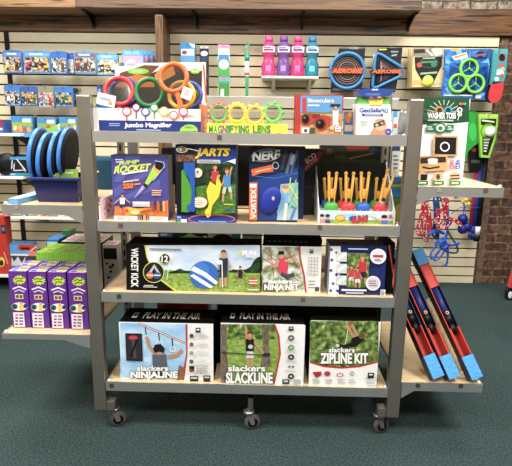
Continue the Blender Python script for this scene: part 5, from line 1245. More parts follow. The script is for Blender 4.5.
# lowest hanging boxes
def food_art(p, a, b, c, d, r):
    w = b-a; h = d-c
    p.rect(a, c, b, c+h*.3, M('3f8fd0')); p.rect(a+w*.5, c+h*.12, b-w*.08, c+h*.32, M('d8e6f0')); p.rect(a, c+h*.3, b, c+h*.5, M('8ab04a'))
    for k in range(9): p.ell(r.uniform(a+1.5, b-1.5), c+h*r.uniform(.48, .76), w*.1, h*.12, M(r.choice(('c8743a', 'e0a060', 'a85a34', 'd88a4a', 'f0c890'))), 10)
    p.rect(a, c+h*.82, b, d, M('5aa0d8')); p.rect(a+w*.1, c+h*.86, a+w*.5, c+h*.93, M('dfeaf4'))
YP3 = 2.06
for k, (u0, u1, v0, v1, lab, sh) in enumerate(((12, 32.5, 116, 137, 'blue box with orange play figures, leftmost in the lowest hanging row', 'leftmost box of the lowest row'), (37.5, 56, 117.5, 137, 'blue and orange box hanging behind the catch discs, lowest row', 'middle box of the lowest row'), (59.5, 76.5, 117, 137, 'blue topped box with tan figures, lowest row beside the upright', 'last box of the lowest row'))):
    pouch_w(u0, u1, v0, v1, YP3, 'hanging_toy_box', lab, sh, '3f8fd0', food_art, 'boxes in the lowest hanging row', 'toy box', thick=.04, seed=20+k, wavy=False)
    pouch_w(u0+3, u1+3.6, v0+1.5, v1-.5, YP3+.07, 'hanging_toy_box', ('navy edged box right behind the leftmost one of the lowest hanging row', 'navy edged box right behind the middle one of the lowest hanging row', 'navy edged box right behind the last one of the lowest hanging row')[k], sh, '1f3f6a', lambda p, a, b, c, d, r: p.rect(b-2.5, c+6, b-.8, d-3, M('8aa8c8')), 'boxes in the lowest hanging row', 'toy box', thick=.03, wavy=False, hk=False)
pouch_w(91.5, 97.5, 116, 131, YP3, 'hanging_toy_pack', 'light blue pack seen between the upright and magnifier display', 'light blue pack beside the upright', '4aa0e0', lambda p, a, b, c, d, r: (p.rect(a, c+6, b, c+8, M('e6eef4')), p.rect(a, d-3, b, d, M('2a2a2c'))), None)

# --- things on the far left white shelves
def onshelf(u0, u1, vt, zs, Y, depth, col, lab, art=None, name='toy_box', crop=(0, 0, 1)):
    mb, x0, x1, z1 = carton(u0, u1, vt, zs, Y, depth, M(col, .4), vm=vt+8)
    if art: art(Print(mb, Y, crop))
    return tag(build(name, mb), lab, 'toy box')
onshelf(-9, 2.6, 119.5, SA, 2.03, .2, '3a6ab8', 'red and blue box on the topmost white shelf, cut by the photo edge', lambda p: (p.rect(-2, 119.5, 2.6, 127, M('a82a34')), p.rect(-2, 128, 2.6, 130, M('dfe6ee'))))
def blade_art(p):
    p.rect(4, 55, 232, 75, M('4a9ad8')); p.rect(4, 75, 232, 182, M('15182a')); p.rect(8, 178, 232, 198, M('1f8aa0'))
    p.line([(95, 80), (90, 150), (112, 100), (108, 160)], 9, M('d8dce6')); p.line([(130, 70), (200, 160)], 9, M('d8dce6')); p.line([(150, 100), (200, 170)], 6, M('c8b09a')); p.line([(40, 100), (80, 170)], 7, M('c8ccd8')); p.line([(110, 160), (190, 155)], 8, M('c8ccd8')); p.ell(28, 100, 18, 12, M('d84a6a')); p.line([(60, 95), (30, 150)], 6, M('9a9eb0')); p.lines(20, 182, 140, 195, 2, M('c8e6ee'), 3)
onshelf(2.5, 29.5, 157, SB, 1.99, .12, '2a5aa0', 'dark blue toy box with white blades, on the white shelf left of the bin', blade_art, crop=(0, 150, 7.77))
mb = MB(); c = at(-1, 178, 1.82); mb.lathe([(.02, -.02), (.085, -.02), (.09, 0), (.085, .02), (.02, .02)], (c.x-.02, 1.80, 0), BLACK, 24, (.35, -1, 0)); 
zsb = SB; mb.V = [(x, y+.20, z+zsb+.092) for x, y, z in mb.V]; tag(build('round_toy', mb), 'round black toy at the far left edge of the white shelf', 'toy')
rnd = random.Random(9); u = 4.
k = 0
BK_L = ['pink picture book at the left end of the low white shelf', 'green picture book second on the low white shelf', 'blue picture book lying third on the low white shelf', 'cream and red picture book fourth on the low white shelf', 'orange picture book fifth on the low white shelf', 'teal picture book lying sixth on the low white shelf', 'pale green picture book at the right end of the low white shelf']
for w, c in ((7, 'd86a9a'), (11, '7aa04a'), (7, '3a6ab0'), (12, 'ecd2b0'), (8, 'e89a5a'), (9, '4aa0b8'), (9, 'a8c88a')):
    x0, x1 = at(u, 215, 1.87).x, at(u+w-.4, 215, 1.87).x
    if u+w > 70: break
    mb = MB(); mb.box(x0, x1, 1.865, 2.1, SC+.0006, SC+.024, M(c, .4)); mb.box(x0+.004, x1-.02, 1.8644, 1.8649, SC+.006, SC+.012, M(rnd.choice(('d84a4a', 'f0e6d8', '3a7a4a', 'e8c03a'))))
    mb.box(x0+.02, x1-.002, 1.8644, 1.8649, SC+.014, SC+.020, M(rnd.choice(('c83a5a', 'f2ece0', '2a5a9a', 'e8a03a'))))
    tag(build('picture_book', mb), BK_L[k], 'book', 'picture books on the low white shelf'); u += w; k += 1
onshelf(-16, 4.5, 217.5, SD, 1.87, .10, 'c2301f', 'tall red box on the lowest white shelf at far left', lambda p: (p.rect(1, 225, 5.5, 234, M('2a2e44')), p.rect(1.8, 227, 4.6, 231, M('6a7a9a')), p.ell(1.5, 262, 3.4, 5, M('e8c83a')), p.ell(1.5, 263, 2, 3, M('2a2a2a')), p.line([(4, 252), (8, 264)], 1, M('e6a08a'))))
def tool_art(p):
    p.rect(76, 310, 290, 380, M('4aa6dc')); p.rect(76, 380, 290, 400, M('d8e4ea')); p.rect(76, 395, 290, 470, M('3a3c42')); p.poly([(90, 400), (110, 440), (140, 400), (170, 450), (200, 400), (190, 470), (90, 470)], M('c8cdd2'))
    p.poly([(150, 306), (270, 306), (286, 340), (280, 365), (240, 352), (160, 356), (132, 340)], M('d03a2e')); p.rect(160, 328, 230, 346, M('1a1a1c')); p.line([(236, 360), (284, 320)], 8, M('e8d8d0')); p.rect(220, 360, 280, 395, M('d8806a'))
onshelf(10.3, 31.5, 243.5, SD, 1.92, .10, '3a90c8', 'blue toy box with red handle shape on the lowest white shelf', tool_art, crop=(0, 205, 7.77))

# --- right of the oak post
Yq = 2.16
def tooth_art(p, a, b, c, d, r):
    p.rect(a, c, b, c+9, M('e890b0')) ; p.rect(a+.5, c+4, b-.5, c+10, M('e8eef4')); p.rect(a+.5, c+10, b-.5, c+16, M('3a86c4')); p.rect(a, c+16, b, c+39, M('4aa040')); p.ell((a+b)/2, c+20, 5, 5, M('c8e0f0')); p.ell((a+b)/2, c+20, 4.2, 4.2, M('eef2f4')); p.rect(a+3.5, c+19, b-3.5, c+20, M('d84a7a'))
    p.rect(a+1, c+33, b, c+37, M('5aa8e0')); p.rect(a+2, c+34, b-3, c+35.5, M('e05a8a')); p.rect(a+.5, c+39, b-.2, d, M('3f8a3a')); p.poly([(a+2, d), (a+3, d-9), (a+6, d-9), (a+6, d)], M('e8ece8'))
def blueb(p, a, b, c, d, r):
    p.rect(a, c, b-3, c+6, M('2a8ad0')); p.poly([(b-6, c+.3), (b-.4, c+1.5), (b, c+5), (b-3, c+4)], M('e8e0ea')); p.rect(a+.8, c+6, b-1, c+12.5, M('d8e2ee')); p.ell(a+4, c+9.5, 2.6, 2, M('8a3a5a'), 12); p.rect(a+.4, c+13, b-.6, d, M('5a9ac8'))
pouch_w(180.5, 195, 43, 64, Yq, 'hanging_toy_pack', 'light blue pack with white label, hanging just right of the oak post', 'light blue pack right of the oak post', '3a92d4', blueb, None, wavy=False, thick=.06)
pouch_w(199.8, 208.5, 46, 95, Yq, 'hanging_toy_pack', 'narrow black pack with white oval, hanging right of the oak post', 'narrow black pack', '14161c', lambda p, a, b, c, d, r: (p.rect(a, c, b, c+2.5, M('b8b8bc')), p.ell(a+4.4, c+7.5, 3.6, 2.6, M('d8e2ee')), p.rect(a+.6, c+10.5, b-.6, c+15, M('2a3a6a')), p.rect(a+1, c+28, b-1, c+32, M('3a4a8a')), p.rect(a+2, c+36, b-2, c+39, M('b83a3a'))), None, wavy=False)
pouch_w(218, 229.5, 44.5, 98, Yq, 'hanging_toy_pack', 'tall green and white pack with pink top, middle of the slatted wall', 'tall green pack with pink top', 'e4e8ec', tooth_art, None, wavy=False, thick=.035)
# bubble wand tube
x = at(247, 70, Yq).x; zA = at(247, 42, Yq).z; zB = at(247, 97, Yq).z
t = thing('hanging_bubble_wand', (x, Yq, zB), 'slim green bubble wand hanging alone between green pack and bottles', 'bubble wand')
GT = M('1fa08a', .35); mb = MB(); mb.lathe([(.008, 0), (.012, .01), (.016, .18), (.017, (zA-zB)*.68), (.011, (zA-zB)*.70)], (x, Yq, zB), M('3fb07a', .3), 14); build('tube', mb, t)
h = zA-zB; mb = MB(); mb.tube([(x-.012, Yq, zB+h*.70), (x-.016, Yq, zB+h*.85), (x-.008, Yq, zB+h*.97), (x+.008, Yq, zB+h*.97), (x+.016, Yq, zB+h*.85), (x+.012, Yq, zB+h*.70)], .0045, GT, 8); mb.lathe([(.019, 0), (.019, .05)], (x, Yq, zB+h*.66), GT, 14); build('handle', mb, t)
mb = MB(); mb.lathe([(.0175, 0), (.018, .002), (.018, .11), (.0175, .112)], (x, Yq, zB+h*.38), M('dfe6ea', .4), 14); mb.lathe([(.0183, .0), (.0183, .02)], (x, Yq, zB+h*.40), M('c84a5a'), 14); build('label', mb, t)
hook(x, zA-.014, Yq-.02, 'steel peg hook holding the slim bubble wand')

# --- bottle shelf
ya = 2.05; z_s = at(290, 76.3, ya+.02).z; xa = at(261.5, 78, ya).x; xb = at(318.5, 78, ya).x
t = thing('shelf', ((xa+xb)/2, 2.17, z_s-.02), 'short white wall shelf carrying four coloured bottles', 'shelf')
mb = MB(); mb.box(xa, xb, ya, YW-.001, z_s-.017, z_s, M('e6e2d4', .4)); build('board', mb, t, bevel=.002)
for u in (273.5, 309.5):
    x = at(u, 84, 2.2).x; mb = MB()
    mb.hexa([(x-.009, YW-.03, z_s-.10), (x+.009, YW-.03, z_s-.10), (x+.009, YW-.001, z_s-.10), (x-.009, YW-.001, z_s-.10), (x-.009, ya+.07, z_s-.0172), (x+.009, ya+.07, z_s-.0172), (x+.009, YW-.001, z_s-.0172), (x-.009, YW-.001, z_s-.0172)], HOOK); mb.box(x-.02, x+.02, YW-.004, YW-.0005, z_s-.12, z_s-.02, HOOK); build('bracket', mb, t)
def bottle_mat(name, h):
    """tinted see-through plastic"""
    if (name, h) in _M: return _M[(name, h)]
    m, nt, b = new_mat(name)
    b.inputs['Base Color'].default_value = lin(h); b.inputs['Roughness'].default_value = .12
    n = nt.nodes.new('ShaderNodeTexNoise'); n.inputs['Scale'].default_value = 40; bp = nt.nodes.new('ShaderNodeBump'); bp.inputs['Strength'].default_value = .08
    nt.links.new(n.outputs['Fac'], bp.inputs['Height']); nt.links.new(bp.outputs['Normal'], b.inputs['Normal'])
    t = nt.nodes.new('ShaderNodeBsdfTransparent'); t.inputs['Color'].default_value = lin(h)
    mx = nt.nodes.new('ShaderNodeMixShader'); mx.inputs[0].default_value = .5
    nt.links.new(b.outputs[0], mx.inputs[1]); nt.links.new(t.outputs[0], mx.inputs[2]); nt.links.new(mx.outputs[0], nt.nodes['Material Output'].inputs['Surface'])
    _M[(name, h)] = m
    return m
Yb = 2.12; H = at(290, 36.5, Yb).z - z_s; R = .0545
def bottle(u, h, cap, lab):
    x = at(u, 58, Yb).x
    t = thing('bottle', (x, Yb, z_s+.0006), lab, 'bottle', 'coloured bottles on the short white shelf')
    zb = z_s+.0006
    mb = MB(); mb.lathe([(R*.8, 0), (R*.95, .006), (R, .02), (R, H*.10), (R*.94, H*.12), (R, H*.15), (R*.98, H*.30), (R*.80, H*.38), (R*.74, H*.44), (R*.80, H*.50), (R*.98, H*.58), (R, H*.64), (R*.96, H*.74), (R*.74, H*.81), (R*.50, H*.85), (R*.44, H*.875)], (x, Yb, zb), bottle_mat('tinted_bottle_plastic', h), 26); build('body', mb, t)
    mb = MB(); mb.lathe([(R*.56, H*.876), (R*.58, H*.89), (R*.56, H*.97), (R*.48, H*1.0)], (x, Yb, zb), M(cap, .3), 20); build('cap', mb, t)
    mb = MB(); e = R*1.02
    def arc(za, zb_, a0, a1, m, r): 
        n = 8; v = []
        for i in range(n+1):
            a = math.radians(a0+(a1-a0)*i/n); v += [(x+r*math.sin(a), Yb-r*math.cos(a), zb+za), (x+r*math.sin(a), Yb-r*math.cos(a), zb+zb_)]
        mb.add(v, [(2*i, 2*i+2, 2*i+3, 2*i+1) for i in range(n)], m, True)
    arc(H*.59, H*.73, -58, 58, M('e6e2ee', .4), e); arc(H*.62, H*.67, -40, 36, M(shade(h, .6), .4), e*1.01); arc(H*.685, H*.71, -46, 20, M('3a5ab0', .4), e*1.01); arc(H*.12, H*.26, -24, 20, M(shade(h, 1.15), .3), e*1.005)
    build('label', mb, t)
bottle(268.7, 'ee62a2', 'd84a90', 'pink bottle at the left end of the short white shelf')
bottle(283.5, '9a74bc', '7a3f9a', 'purple bottle between the two pink ones')
bottle(297.6, 'ec5c9c', 'd84486', 'pink bottle between the purple and teal ones')
bottle(312, '52a8c2', '2a7ab0', 'teal bottle with blue cap at the right end of the short white shelf')

# --- flying ring packs
CQ = (330, 25, 6.214)
def card_pack(pts, Y, thick, col, name):
    q = [(at(CQ[0]+a/CQ[2], CQ[1]+b/CQ[2], Y).x, at(CQ[0]+a/CQ[2], CQ[1]+b/CQ[2], Y).z) for a, b in pts]
    mb = MB(); mb.prism(q[::-1], Y, Y+thick, M(col, .45)); return mb, q
KB = '15151b'; LB_ = M('2a80c0', .35); OR = M('e2622f', .4)
Ya = 2.14
for k in (1, 0):
    pts = [(60, 142), (214, 142), (206, 290), (190, 416), (4, 420), (10, 300)]
    mb, q = card_pack([(a+k*5, b-k*2) for a, b in pts], Ya+k*.05, .012, KB, '')
    p = Print(mb, Ya+k*.05, CQ)
    if k == 0:
        p.line([(62, 144), (212, 144)], 4, M('8a7a70')); p.rect(120, 136, 176, 150, M('8d8d90'))
        for r in (84, 70, 56, 42, 28): p.ring(108, 284, r-2.5, r, M(('8a9098', 'c86a5a', 'b0b4ba', 'a05a50', '6a7078')[(84-r)//14]), 34)
        p.line([(10, 405), (186, 402)], 3, M('a85a50')); p.rect(20, 396, 120, 400, M('6a6e76')); p.rect(156, 186, 178, 194, M('b8bcc2'))
    o = tag(build('hanging_flying_ring_pack', mb), ('black pack with round blue flying ring hanging on the slatted wall', 'black pack behind the round blue flying ring pack')[k], 'toy pack', 'packs with round flying rings')
    if k == 0:
        m2 = MB(); c = at(CQ[0]+108/CQ[2], CQ[1]+284/CQ[2], Ya-.008); s = (Ya-CAM.y)/CF/CQ[2]*1.03
        m2.torus(c, 97*s, 9.5*s, LB_, (0, -1, 0), 44, 8, .7); m2.torus(c+Vector((0, -.001, 0)), 83*s, 4*s, M('18222e', .4), (0, -1, 0), 40, 6, .7); ring_part = build('flying_ring', m2, o)
        m3 = MB(); Yt = Ya-.020
        pp = Print(m3, Yt, CQ)
        qq = [pp.P(*a) for a in ((2, 272), (14, 264), (205, 264), (212, 274), (206, 302), (10, 300))]
        m3.prism(qq[::-1], Yt, Yt+.006, M('7a3a2c', .45)); pp.text('AEROBIE', 14, 270, 202, 300, OR, 1.8, .25); build('banner', m3, o)
hookfor(at(352, 47, Ya).x, at(352, 46.5, Ya).z, Ya, 'round flying ring packs')
for k in (1, 0):
    pts = [(300, 146), (446, 142), (436, 240), (400, 420), (244, 418), (262, 280)]
    mb, q = card_pack([(a+k*5, b-k*2) for a, b in pts], Ya+k*.05, .012, KB, '')
    p = Print(mb, Ya+k*.05, CQ)
    if k == 0:
        p.poly([(268, 190), (290, 176), (278, 290), (264, 300)], M('c8d83a')); p.line([(304, 152), (352, 152)], 8, M('d8d83a'))
        for r, c in ((1., '8a9098'), (.78, 'c86a5a'), (.56, '9a9ea6')): p.line([(316+12*(1-r), 290-72*r), (316+12*(1-r), 290+80*r), (316+100*r, 290), (316+12*(1-r), 290-72*r)], 4, M(c))
        p.rect(378, 162, 424, 170, M('9a9ea6')); p.rect(382, 178, 416, 196, M('3a5a6a')); p.line([(382, 192), (416, 184)], 4, M('cfd6da'))
    o = tag(build('hanging_flying_ring_pack', mb), ('black pack with triangular blue flying ring hanging on the slatted wall', 'black pack behind the triangular blue flying ring pack')[k], 'toy pack', 'packs with triangular flying rings')
    if k == 0:
        m2 = MB(); P3 = [at(CQ[0]+a/CQ[2], CQ[1]+b/CQ[2], Ya-.008) for a, b in ((294, 176), (318, 184), (446, 262), (452, 290), (450, 312), (292, 388), (268, 390), (264, 372), (282, 200))]
        m2.tube(P3, .012, LB_, 8, True)
        P4 = [at(CQ[0]+a/CQ[2], CQ[1]+b/CQ[2], Ya-.007) for a, b in ((304, 204), (422, 282), (424, 298), (296, 362), (288, 352))]; m2.tube(P4, .005, M('18222e', .4), 6, True); build('flying_ring', m2, o)
        m3 = MB(); Yt = Ya-.024; pp = Print(m3, Yt, CQ)
        qq = [pp.P(*a) for a in ((246, 288), (258, 280), (440, 262), (452, 272), (450, 300), (256, 308))]
        m3.prism(qq[::-1], Yt, Yt+.006, M('3a2420', .45)); pp.text('AEROBIE', 262, 276, 446, 300, OR, 1.8, .25, 0); build('banner', m3, o)
hookfor(at(389, 47, Ya).x, at(389, 46.5, Ya).z, Ya, 'triangular flying ring packs')

# --- paddle game packs
CR_ = (400, 30, 4.571)
def rpoly(pts, Y): return [(at(CR_[0]+a/CR_[2], CR_[1]+b/CR_[2], Y).x, at(CR_[0]+a/CR_[2], CR_[1]+b/CR_[2], Y).z) for a, b in pts]
Yp = 2.10
for k in (2, 1, 0):
    Y = Yp+k*.055; mb = MB(); mb.prism(rpoly([(60-k*10, 84), (198-k*10, 82), (194-k*9, 262), (54-k*10, 264)], Y)[::-1], Y, Y+.02, M('d9c287', .45))
    p = Print(mb, Y, CR_)
    if k == 0:
        p.rect(60, 84, 196, 122, M('8a8478')); p.poly([(62, 90), (112, 86), (116, 104), (66, 108)], M('2a2a28')); p.poly([(140, 86), (194, 84), (194, 112), (160, 122)], M('c8c4ba')); p.line([(120, 90), (150, 118)], 8, M('e6e2da'))
        p.poly([(66, 124), (192, 122), (190, 164), (150, 246), (108, 248), (70, 180)], M('1b1c1e')); p.ell(132, 150, 42, 24, M('2f5a3a')); p.ell(132, 150, 38, 20, M('1a2420')); p.line([(96, 148), (168, 144)], 9, M('4a8a5a')); p.ell(88, 160, 12, 12, M('c84a34')); p.line([(92, 200), (170, 194)], 9, M('8ab08a')); p.line([(104, 130), (160, 128)], 5, M('b8c4b0'))
        p.ell(154, 158, 14, 12, M('3a7a5a')); p.poly([(58, 232), (88, 228), (100, 262), (56, 262)], M('c9a860')); p.poly([(150, 246), (192, 240), (192, 260), (150, 260)], M('b8b4a4')); p.rect(60, 252, 190, 260, M('e0cf9a'))
    o = tag(build('hanging_paddle_game_pack', mb), ('tan pack with black paddle and yellow ball, front of its peg', 'tan pack second on the peg behind the black paddle pack', 'tan pack hindmost on the peg behind the black paddle pack')[k], 'toy pack', 'paddle game packs on one peg')
    if k == 0:
        m2 = MB(); c = at(CR_[0]+127/CR_[2], CR_[1]+234/CR_[2], Yp-.024); m2.ellipsoid(c, .043, .0235, .043, M('dfe23a', .6), 22); m2.tube([c+Vector((-.03, -.012, .022)), c+Vector((0, -.022, .014)), c+Vector((.03, -.012, .022))], .0022, M('f0f0d8'), 6); build('ball', m2, o)
hookfor(at(430, 49, Yp).x, at(430, 48.5, Yp).z, Yp, 'tan paddle game packs')
# --- three green rings pack
Yg = 2.05
mb = MB(); mb.prism(rpoly([(204, 88), (416, 86), (408, 200), (384, 318), (190, 304), (204, 190)], Yg)[::-1], Yg, Yg+.02, mottled('blue_burst_print', ['123a7a', '1f62b0', '4a94d8'], 12, .4, dist=1.5))
p = Print(mb, Yg, CR_)
for pts in (((300, 190), (210, 130), (206, 150)), ((300, 190), (206, 270), (230, 300)), ((300, 190), (404, 130), (410, 160)), ((300, 190), (250, 90), (280, 88)), ((300, 190), (390, 290), (370, 310))): p.poly(list(pts), M('6ab0e8'))
p.rect(236, 86, 268, 98, M('e8a03a')); p.poly([(236, 122), (304, 100), (310, 126), (250, 140)], M('e4e8ec')); p.poly([(246, 122), (300, 106), (302, 114), (250, 130)], M('e8822f'))
p.poly([(324, 122), (360, 98), (400, 104), (396, 128), (340, 136)], M('16244a')); p.line([(330, 120), (396, 108)], 7, M('c8462f')); p.ell(346, 118, 9, 8, M('4a6aa8')); p.ell(384, 116, 9, 8, M('4a6aa8')); p.rect(344, 296, 368, 312, M('e8ecee')); p.rect(270, 278, 330, 292, M('14204a')); p.rect(200, 296, 330, 302, M('dfe6ee'))
ob = tag(build('hanging_flying_ring_pack', mb), 'blue pack with three lime green spoked rings hanging by the brick wall', 'toy pack')
GRN = M('78d838', .35); s = (Yg-CAM.y)/CF/CR_[2]*1.03
for (a, b) in ((316, 176), (266, 244), (345, 246)):
    m2 = MB(); c = at(CR_[0]+a/CR_[2], CR_[1]+b/CR_[2], Yg-.014); m2.torus(c, 35*s, 6.5*s, GRN, (0, -1, 0), 34, 8); m2.cyl(c+Vector((0, .004, 0)), c-Vector((0, .006, 0)), 4.5*s, GRN, 12)
    for kk in range(3):
        an = math.radians(90+120*kk); m2.tube([c, c+Vector((math.cos(an), 0, math.sin(an)))*33*s], 1.6*s, GRN, 6)
    build('spoked_ring', m2, ob)
m2 = MB(); m2.prism(rpoly([(226, 150), (404, 150), (394, 288), (222, 276)], Yg-.002)[::-1], Yg-.0035, Yg-.002, clear('blister_plastic', 'dcebf8', .88, .1)); build('blister', m2, ob)
hookfor(at(466, 50, Yg).x, at(466, 49.5, Yg).z, Yg, 'blue pack of green rings')
# --- table tennis sets
Yt = 2.04
def tt(dx, dy, front, lab):
    Y = Yt+dy; mb = MB(); mb.prism(rpoly([(428+dx, 88), (494+dx, 86), (484+dx, 210), (474+dx, 238), (414+dx, 250), (422+dx, 170)], Y)[::-1], Y, Y+.03, M('2f9aa0' if front else '24507a', .45))
    p = Print(mb, Y, CR_)
    if front:
        p.rect(432, 88, 490, 108, M('4aa8b0')); p.ell(466, 126, 17, 20, M('c83a3a')); p.ell(466, 126, 14, 17, M('16161a')); p.rect(444, 156, 476, 164, M('d8483a')); p.poly([(444, 180), (470, 176), (476, 204), (440, 206)], M('e8e0d8')); p.ell(470, 178, 9, 9, M('e0a88a')); p.ell(442, 224, 10, 10, M('f0f0ee')); p.ell(466, 208, 8, 8, M('d8483a')); p.rect(420, 236, 476, 250, M('22262c'))
    o = tag(build('hanging_paddle_set', mb), lab, 'toy pack', 'paddle sets by the brick wall')
    m2 = MB(); Y2 = Y-.001
    pts = [(416+dx, 250), (472+dx, 238), (470+dx, 262), (462+dx, 300), (448+dx, 326), (428+dx, 334), (410+dx, 328), (402+dx, 312), (406+dx, 280)]
    m2.prism(rpoly(pts, Y2)[::-1], Y2-.012, Y2, M('d22f34' if front else '27387a', .45)); build('paddle', m2, o)
tt(-16, .07, False, 'navy and red paddle set behind the teal carded one'); tt(0, 0, True, 'teal carded paddle set with a bright red paddle, at the edge of the slats')
hookfor(at(499, 50, Yt).x, at(499, 49.5, Yt).z, Yt, 'teal carded paddle set')
# --- behind the washer toss box
Ye = 2.1
mb = MB(); c = at(472, 133, Ye)
pts = [(466, 112), (476, 111), (480, 120), (482, 132), (479, 142), (473, 147), (468, 152), (466, 162), (460, 164), (458, 120)]
q = [(at(u, v, Ye).x, at(u, v, Ye).z) for u, v in pts]; mb.prism(q[::-1], Ye, Ye+.025, M('1f9a34', .4)); p = Print(mb, Ye); p.ell(473, 132, 4.5, 9, M('2fb84a')); p.line([(478, 116), (481, 140)], 1.5, M('12601f'))
o = tag(build('hanging_racket', mb), 'green rounded toy racket half hidden behind the washer toss box', 'toy', None)
mb = MB(); pts = [(468, 148), (480, 142), (484, 156), (481, 170), (470, 172)]; q = [(at(u, v, Ye+.03).x, at(u, v, Ye+.03).z) for u, v in pts]; mb.prism(q[::-1], Ye+.03, Ye+.06, BLACK); p = Print(mb, Ye+.03); p.ell(474, 150, 2.4, 2, M('a82a3a')); p.rect(471, 160, 480, 163, M('4a4a4e'))
tag(build('hanging_toy_pack', mb), 'black pack with a small red dot, hanging under the green racket', 'toy pack')
hook(at(474, 112, Ye).x, at(474, 112, Ye).z, Ye-.03, 'steel peg hook holding the green racket'); hook(at(477, 145, Ye).x, at(477, 145, Ye+.03).z, Ye+.0, 'steel peg hook holding the black pack under the racket')
CA2 = (400, 90, 3.884); Yl = 2.06
def rp2(pts, Y): return [(at(CA2[0]+a/CA2[2], CA2[1]+b/CA2[2], Y).x, at(CA2[0]+a/CA2[2], CA2[1]+b/CA2[2], Y).z) for a, b in pts]
LM = M('8ed02e', .4)
for k in (1, 0):
    Y = Yl+.06*k; mb = MB(); mb.prism(rp2([(306-3*k, 92), (382-k, 94), (380-k, 130), (372, 190), (348, 264), (314, 262), (310-k, 180)], Y)[::-1], Y, Y+.03, LM); p = Print(mb, Y, CA2)
    if k == 0:
        p.poly([(314, 112), (374, 112), (372, 140), (314, 136)], M('1a1c1a')); p.rect(308, 94, 380, 108, M('a8dc4a')); p.line([(318, 118), (366, 124)], 6, M('d8e8c0')); p.poly([(320, 180), (366, 180), (342, 254), (320, 250)], M('16181a'))
        for i in range(5): p.rect(324, 190+i*11, 324+24-i*3, 196+i*11, M('c8d0b8'))
        p.ring(342, 160, 24, 30, M('5f9a1e'), 24)
    o = tag(build('hanging_ball_game_pack', mb), ('lime pack with a white ball hanging next to the brick wall', 'lime pack hidden behind the one with the white ball')[k], 'toy pack', 'lime ball game packs')
    if k == 0:
        m2 = MB(); c = at(CA2[0]+351/CA2[2], CA2[1]+161/CA2[2], Yl-.02); m2.ellipsoid(c, .040, .0195, .040, M('efefec', .4), 20); build('ball', m2, o)
hookfor(at(488.5, 115, Yl).x, at(488.5, 114, Yl).z, Yl, 'lime ball game packs')

# --- jump ropes and balls under the right end shelf
CT = (400, 190, 5.478)
def T(a, b, Y): return at(CT[0]+a/CT[2], CT[1]+b/CT[2], Y)
RR = rope_mat('red_white_rope', 'a81c30', 'dccac8', 90); RBL = M('1f5ac8', .6); RDB = M('1d3a9a', .6)
def hank(name, label, loops, m, r, Y, closed=True, group='jump ropes on the wall'):
    mb = MB()
    for L in loops:
        # Catmull-Rom through the crop points
        P = [T(q_[0], q_[1], Y+(q_[2] if len(q_) > 2 else 0)) for q_ in L]
        out = []; n = len(P)
        for i in range(n if closed else n-1):
            p0, p1, p2, p3 = (P[(i-1) % n], P[i], P[(i+1) % n], P[(i+2) % n]) if closed else (P[max(0, i-1)], P[i], P[i+1], P[min(n-1, i+2)])
            for k in range(5):
                t = k/5; out.append(.5*((2*p1)+(p2-p0)*t+(2*p0-5*p1+4*p2-p3)*t*t+(3*p1-p0-3*p2+p3)*t**3))
        if not closed: out.append(P[-1])
        mb.tube(out, r, m, 7, closed)
    return tag(build(name, mb), label, 'rope', group)
Yr = 2.10
hank('hanging_jump_rope', 'red and white hank of rope hanging leftmost under the right end shelf', [[(128, 60), (112, 140), (92, 220), (104, 246), (118, 226), (126, 150), (136, 62)], [(134, 58, .02), (124, 150, .02), (112, 235, .02), (124, 250, .02), (136, 220, .02), (142, 130, .02), (146, 60, .02)], [(140, 58, .01), (140, 160, -.01), (134, 262, .0), (146, 280, .01), (156, 250, .01), (152, 150, .0), (150, 60, .01)], [(146, 58), (158, 150), (164, 240), (170, 190), (158, 90)]], RR, .0088, Yr)
hank('hanging_jump_rope', 'red and white knotted rope looping over the blue ropes', [[(240, 50), (228, 110), (200, 150), (192, 180), (214, 186), (236, 150), (254, 60)], [(262, 50, -.02), (256, 120, -.03), (222, 170, -.03), (204, 208, -.03), (236, 214, -.03), (280, 180, -.03), (262, 150, -.03), (236, 190, -.02), (200, 120, 0), (250, 90, 0)], [(256, 150, -.04), (290, 160, -.05), (330, 196, -.05), (336, 186, -.05), (300, 160, -.05), (268, 160, -.04)]], RR, .0088, Yr-.04)
hank('hanging_jump_rope', 'bright blue knotted rope hanging lowest under the right end shelf', [[(252, 60), (262, 160), (256, 250), (238, 290), (212, 340), (176, 380), (168, 350), (196, 310), (240, 270), (262, 200), (262, 60)], [(246, 260, -.02), (206, 280, -.03), (196, 300, -.03), (250, 296, -.04), (290, 300, -.04), (320, 290, -.03), (316, 300, -.03), (262, 310, -.03), (220, 370, -.02), (190, 386, -.02), (200, 350, -.02), (244, 300, -.02)], [(232, 262, -.04), (262, 300, -.05), (240, 320, -.05), (226, 290, -.05), (252, 270, -.05)], [(258, 300, 0), (264, 350, 0), (252, 412, 0), (238, 413, 0), (256, 405, 0), (260, 350, .01)], [(230, 230), (190, 220), (160, 240), (160, 244), (196, 230), (240, 240)]], RBL, .0075, Yr-.02)
hank('hanging_jump_rope', 'dark green rope tangled behind the bright blue one', [[(206, 50, .04), (216, 150, .04), (200, 260, .04), (240, 330, .04), (306, 344, .04), (314, 318, .04), (290, 270, .04), (262, 220, .04), (230, 60, .04)], [(196, 60, .05), (190, 180, .05), (206, 280, .05), (212, 180, .05)]], M('1f5a4a', .6), .008, Yr)
hank('hanging_jump_rope', 'royal blue hank hanging between the two red and white ropes', [[(186, 44, .04), (192, 150, .04), (178, 240, .04), (200, 248, .04), (214, 150, .04), (206, 44, .04)]], RDB, .0095, Yr)
YBL = Yr-.04
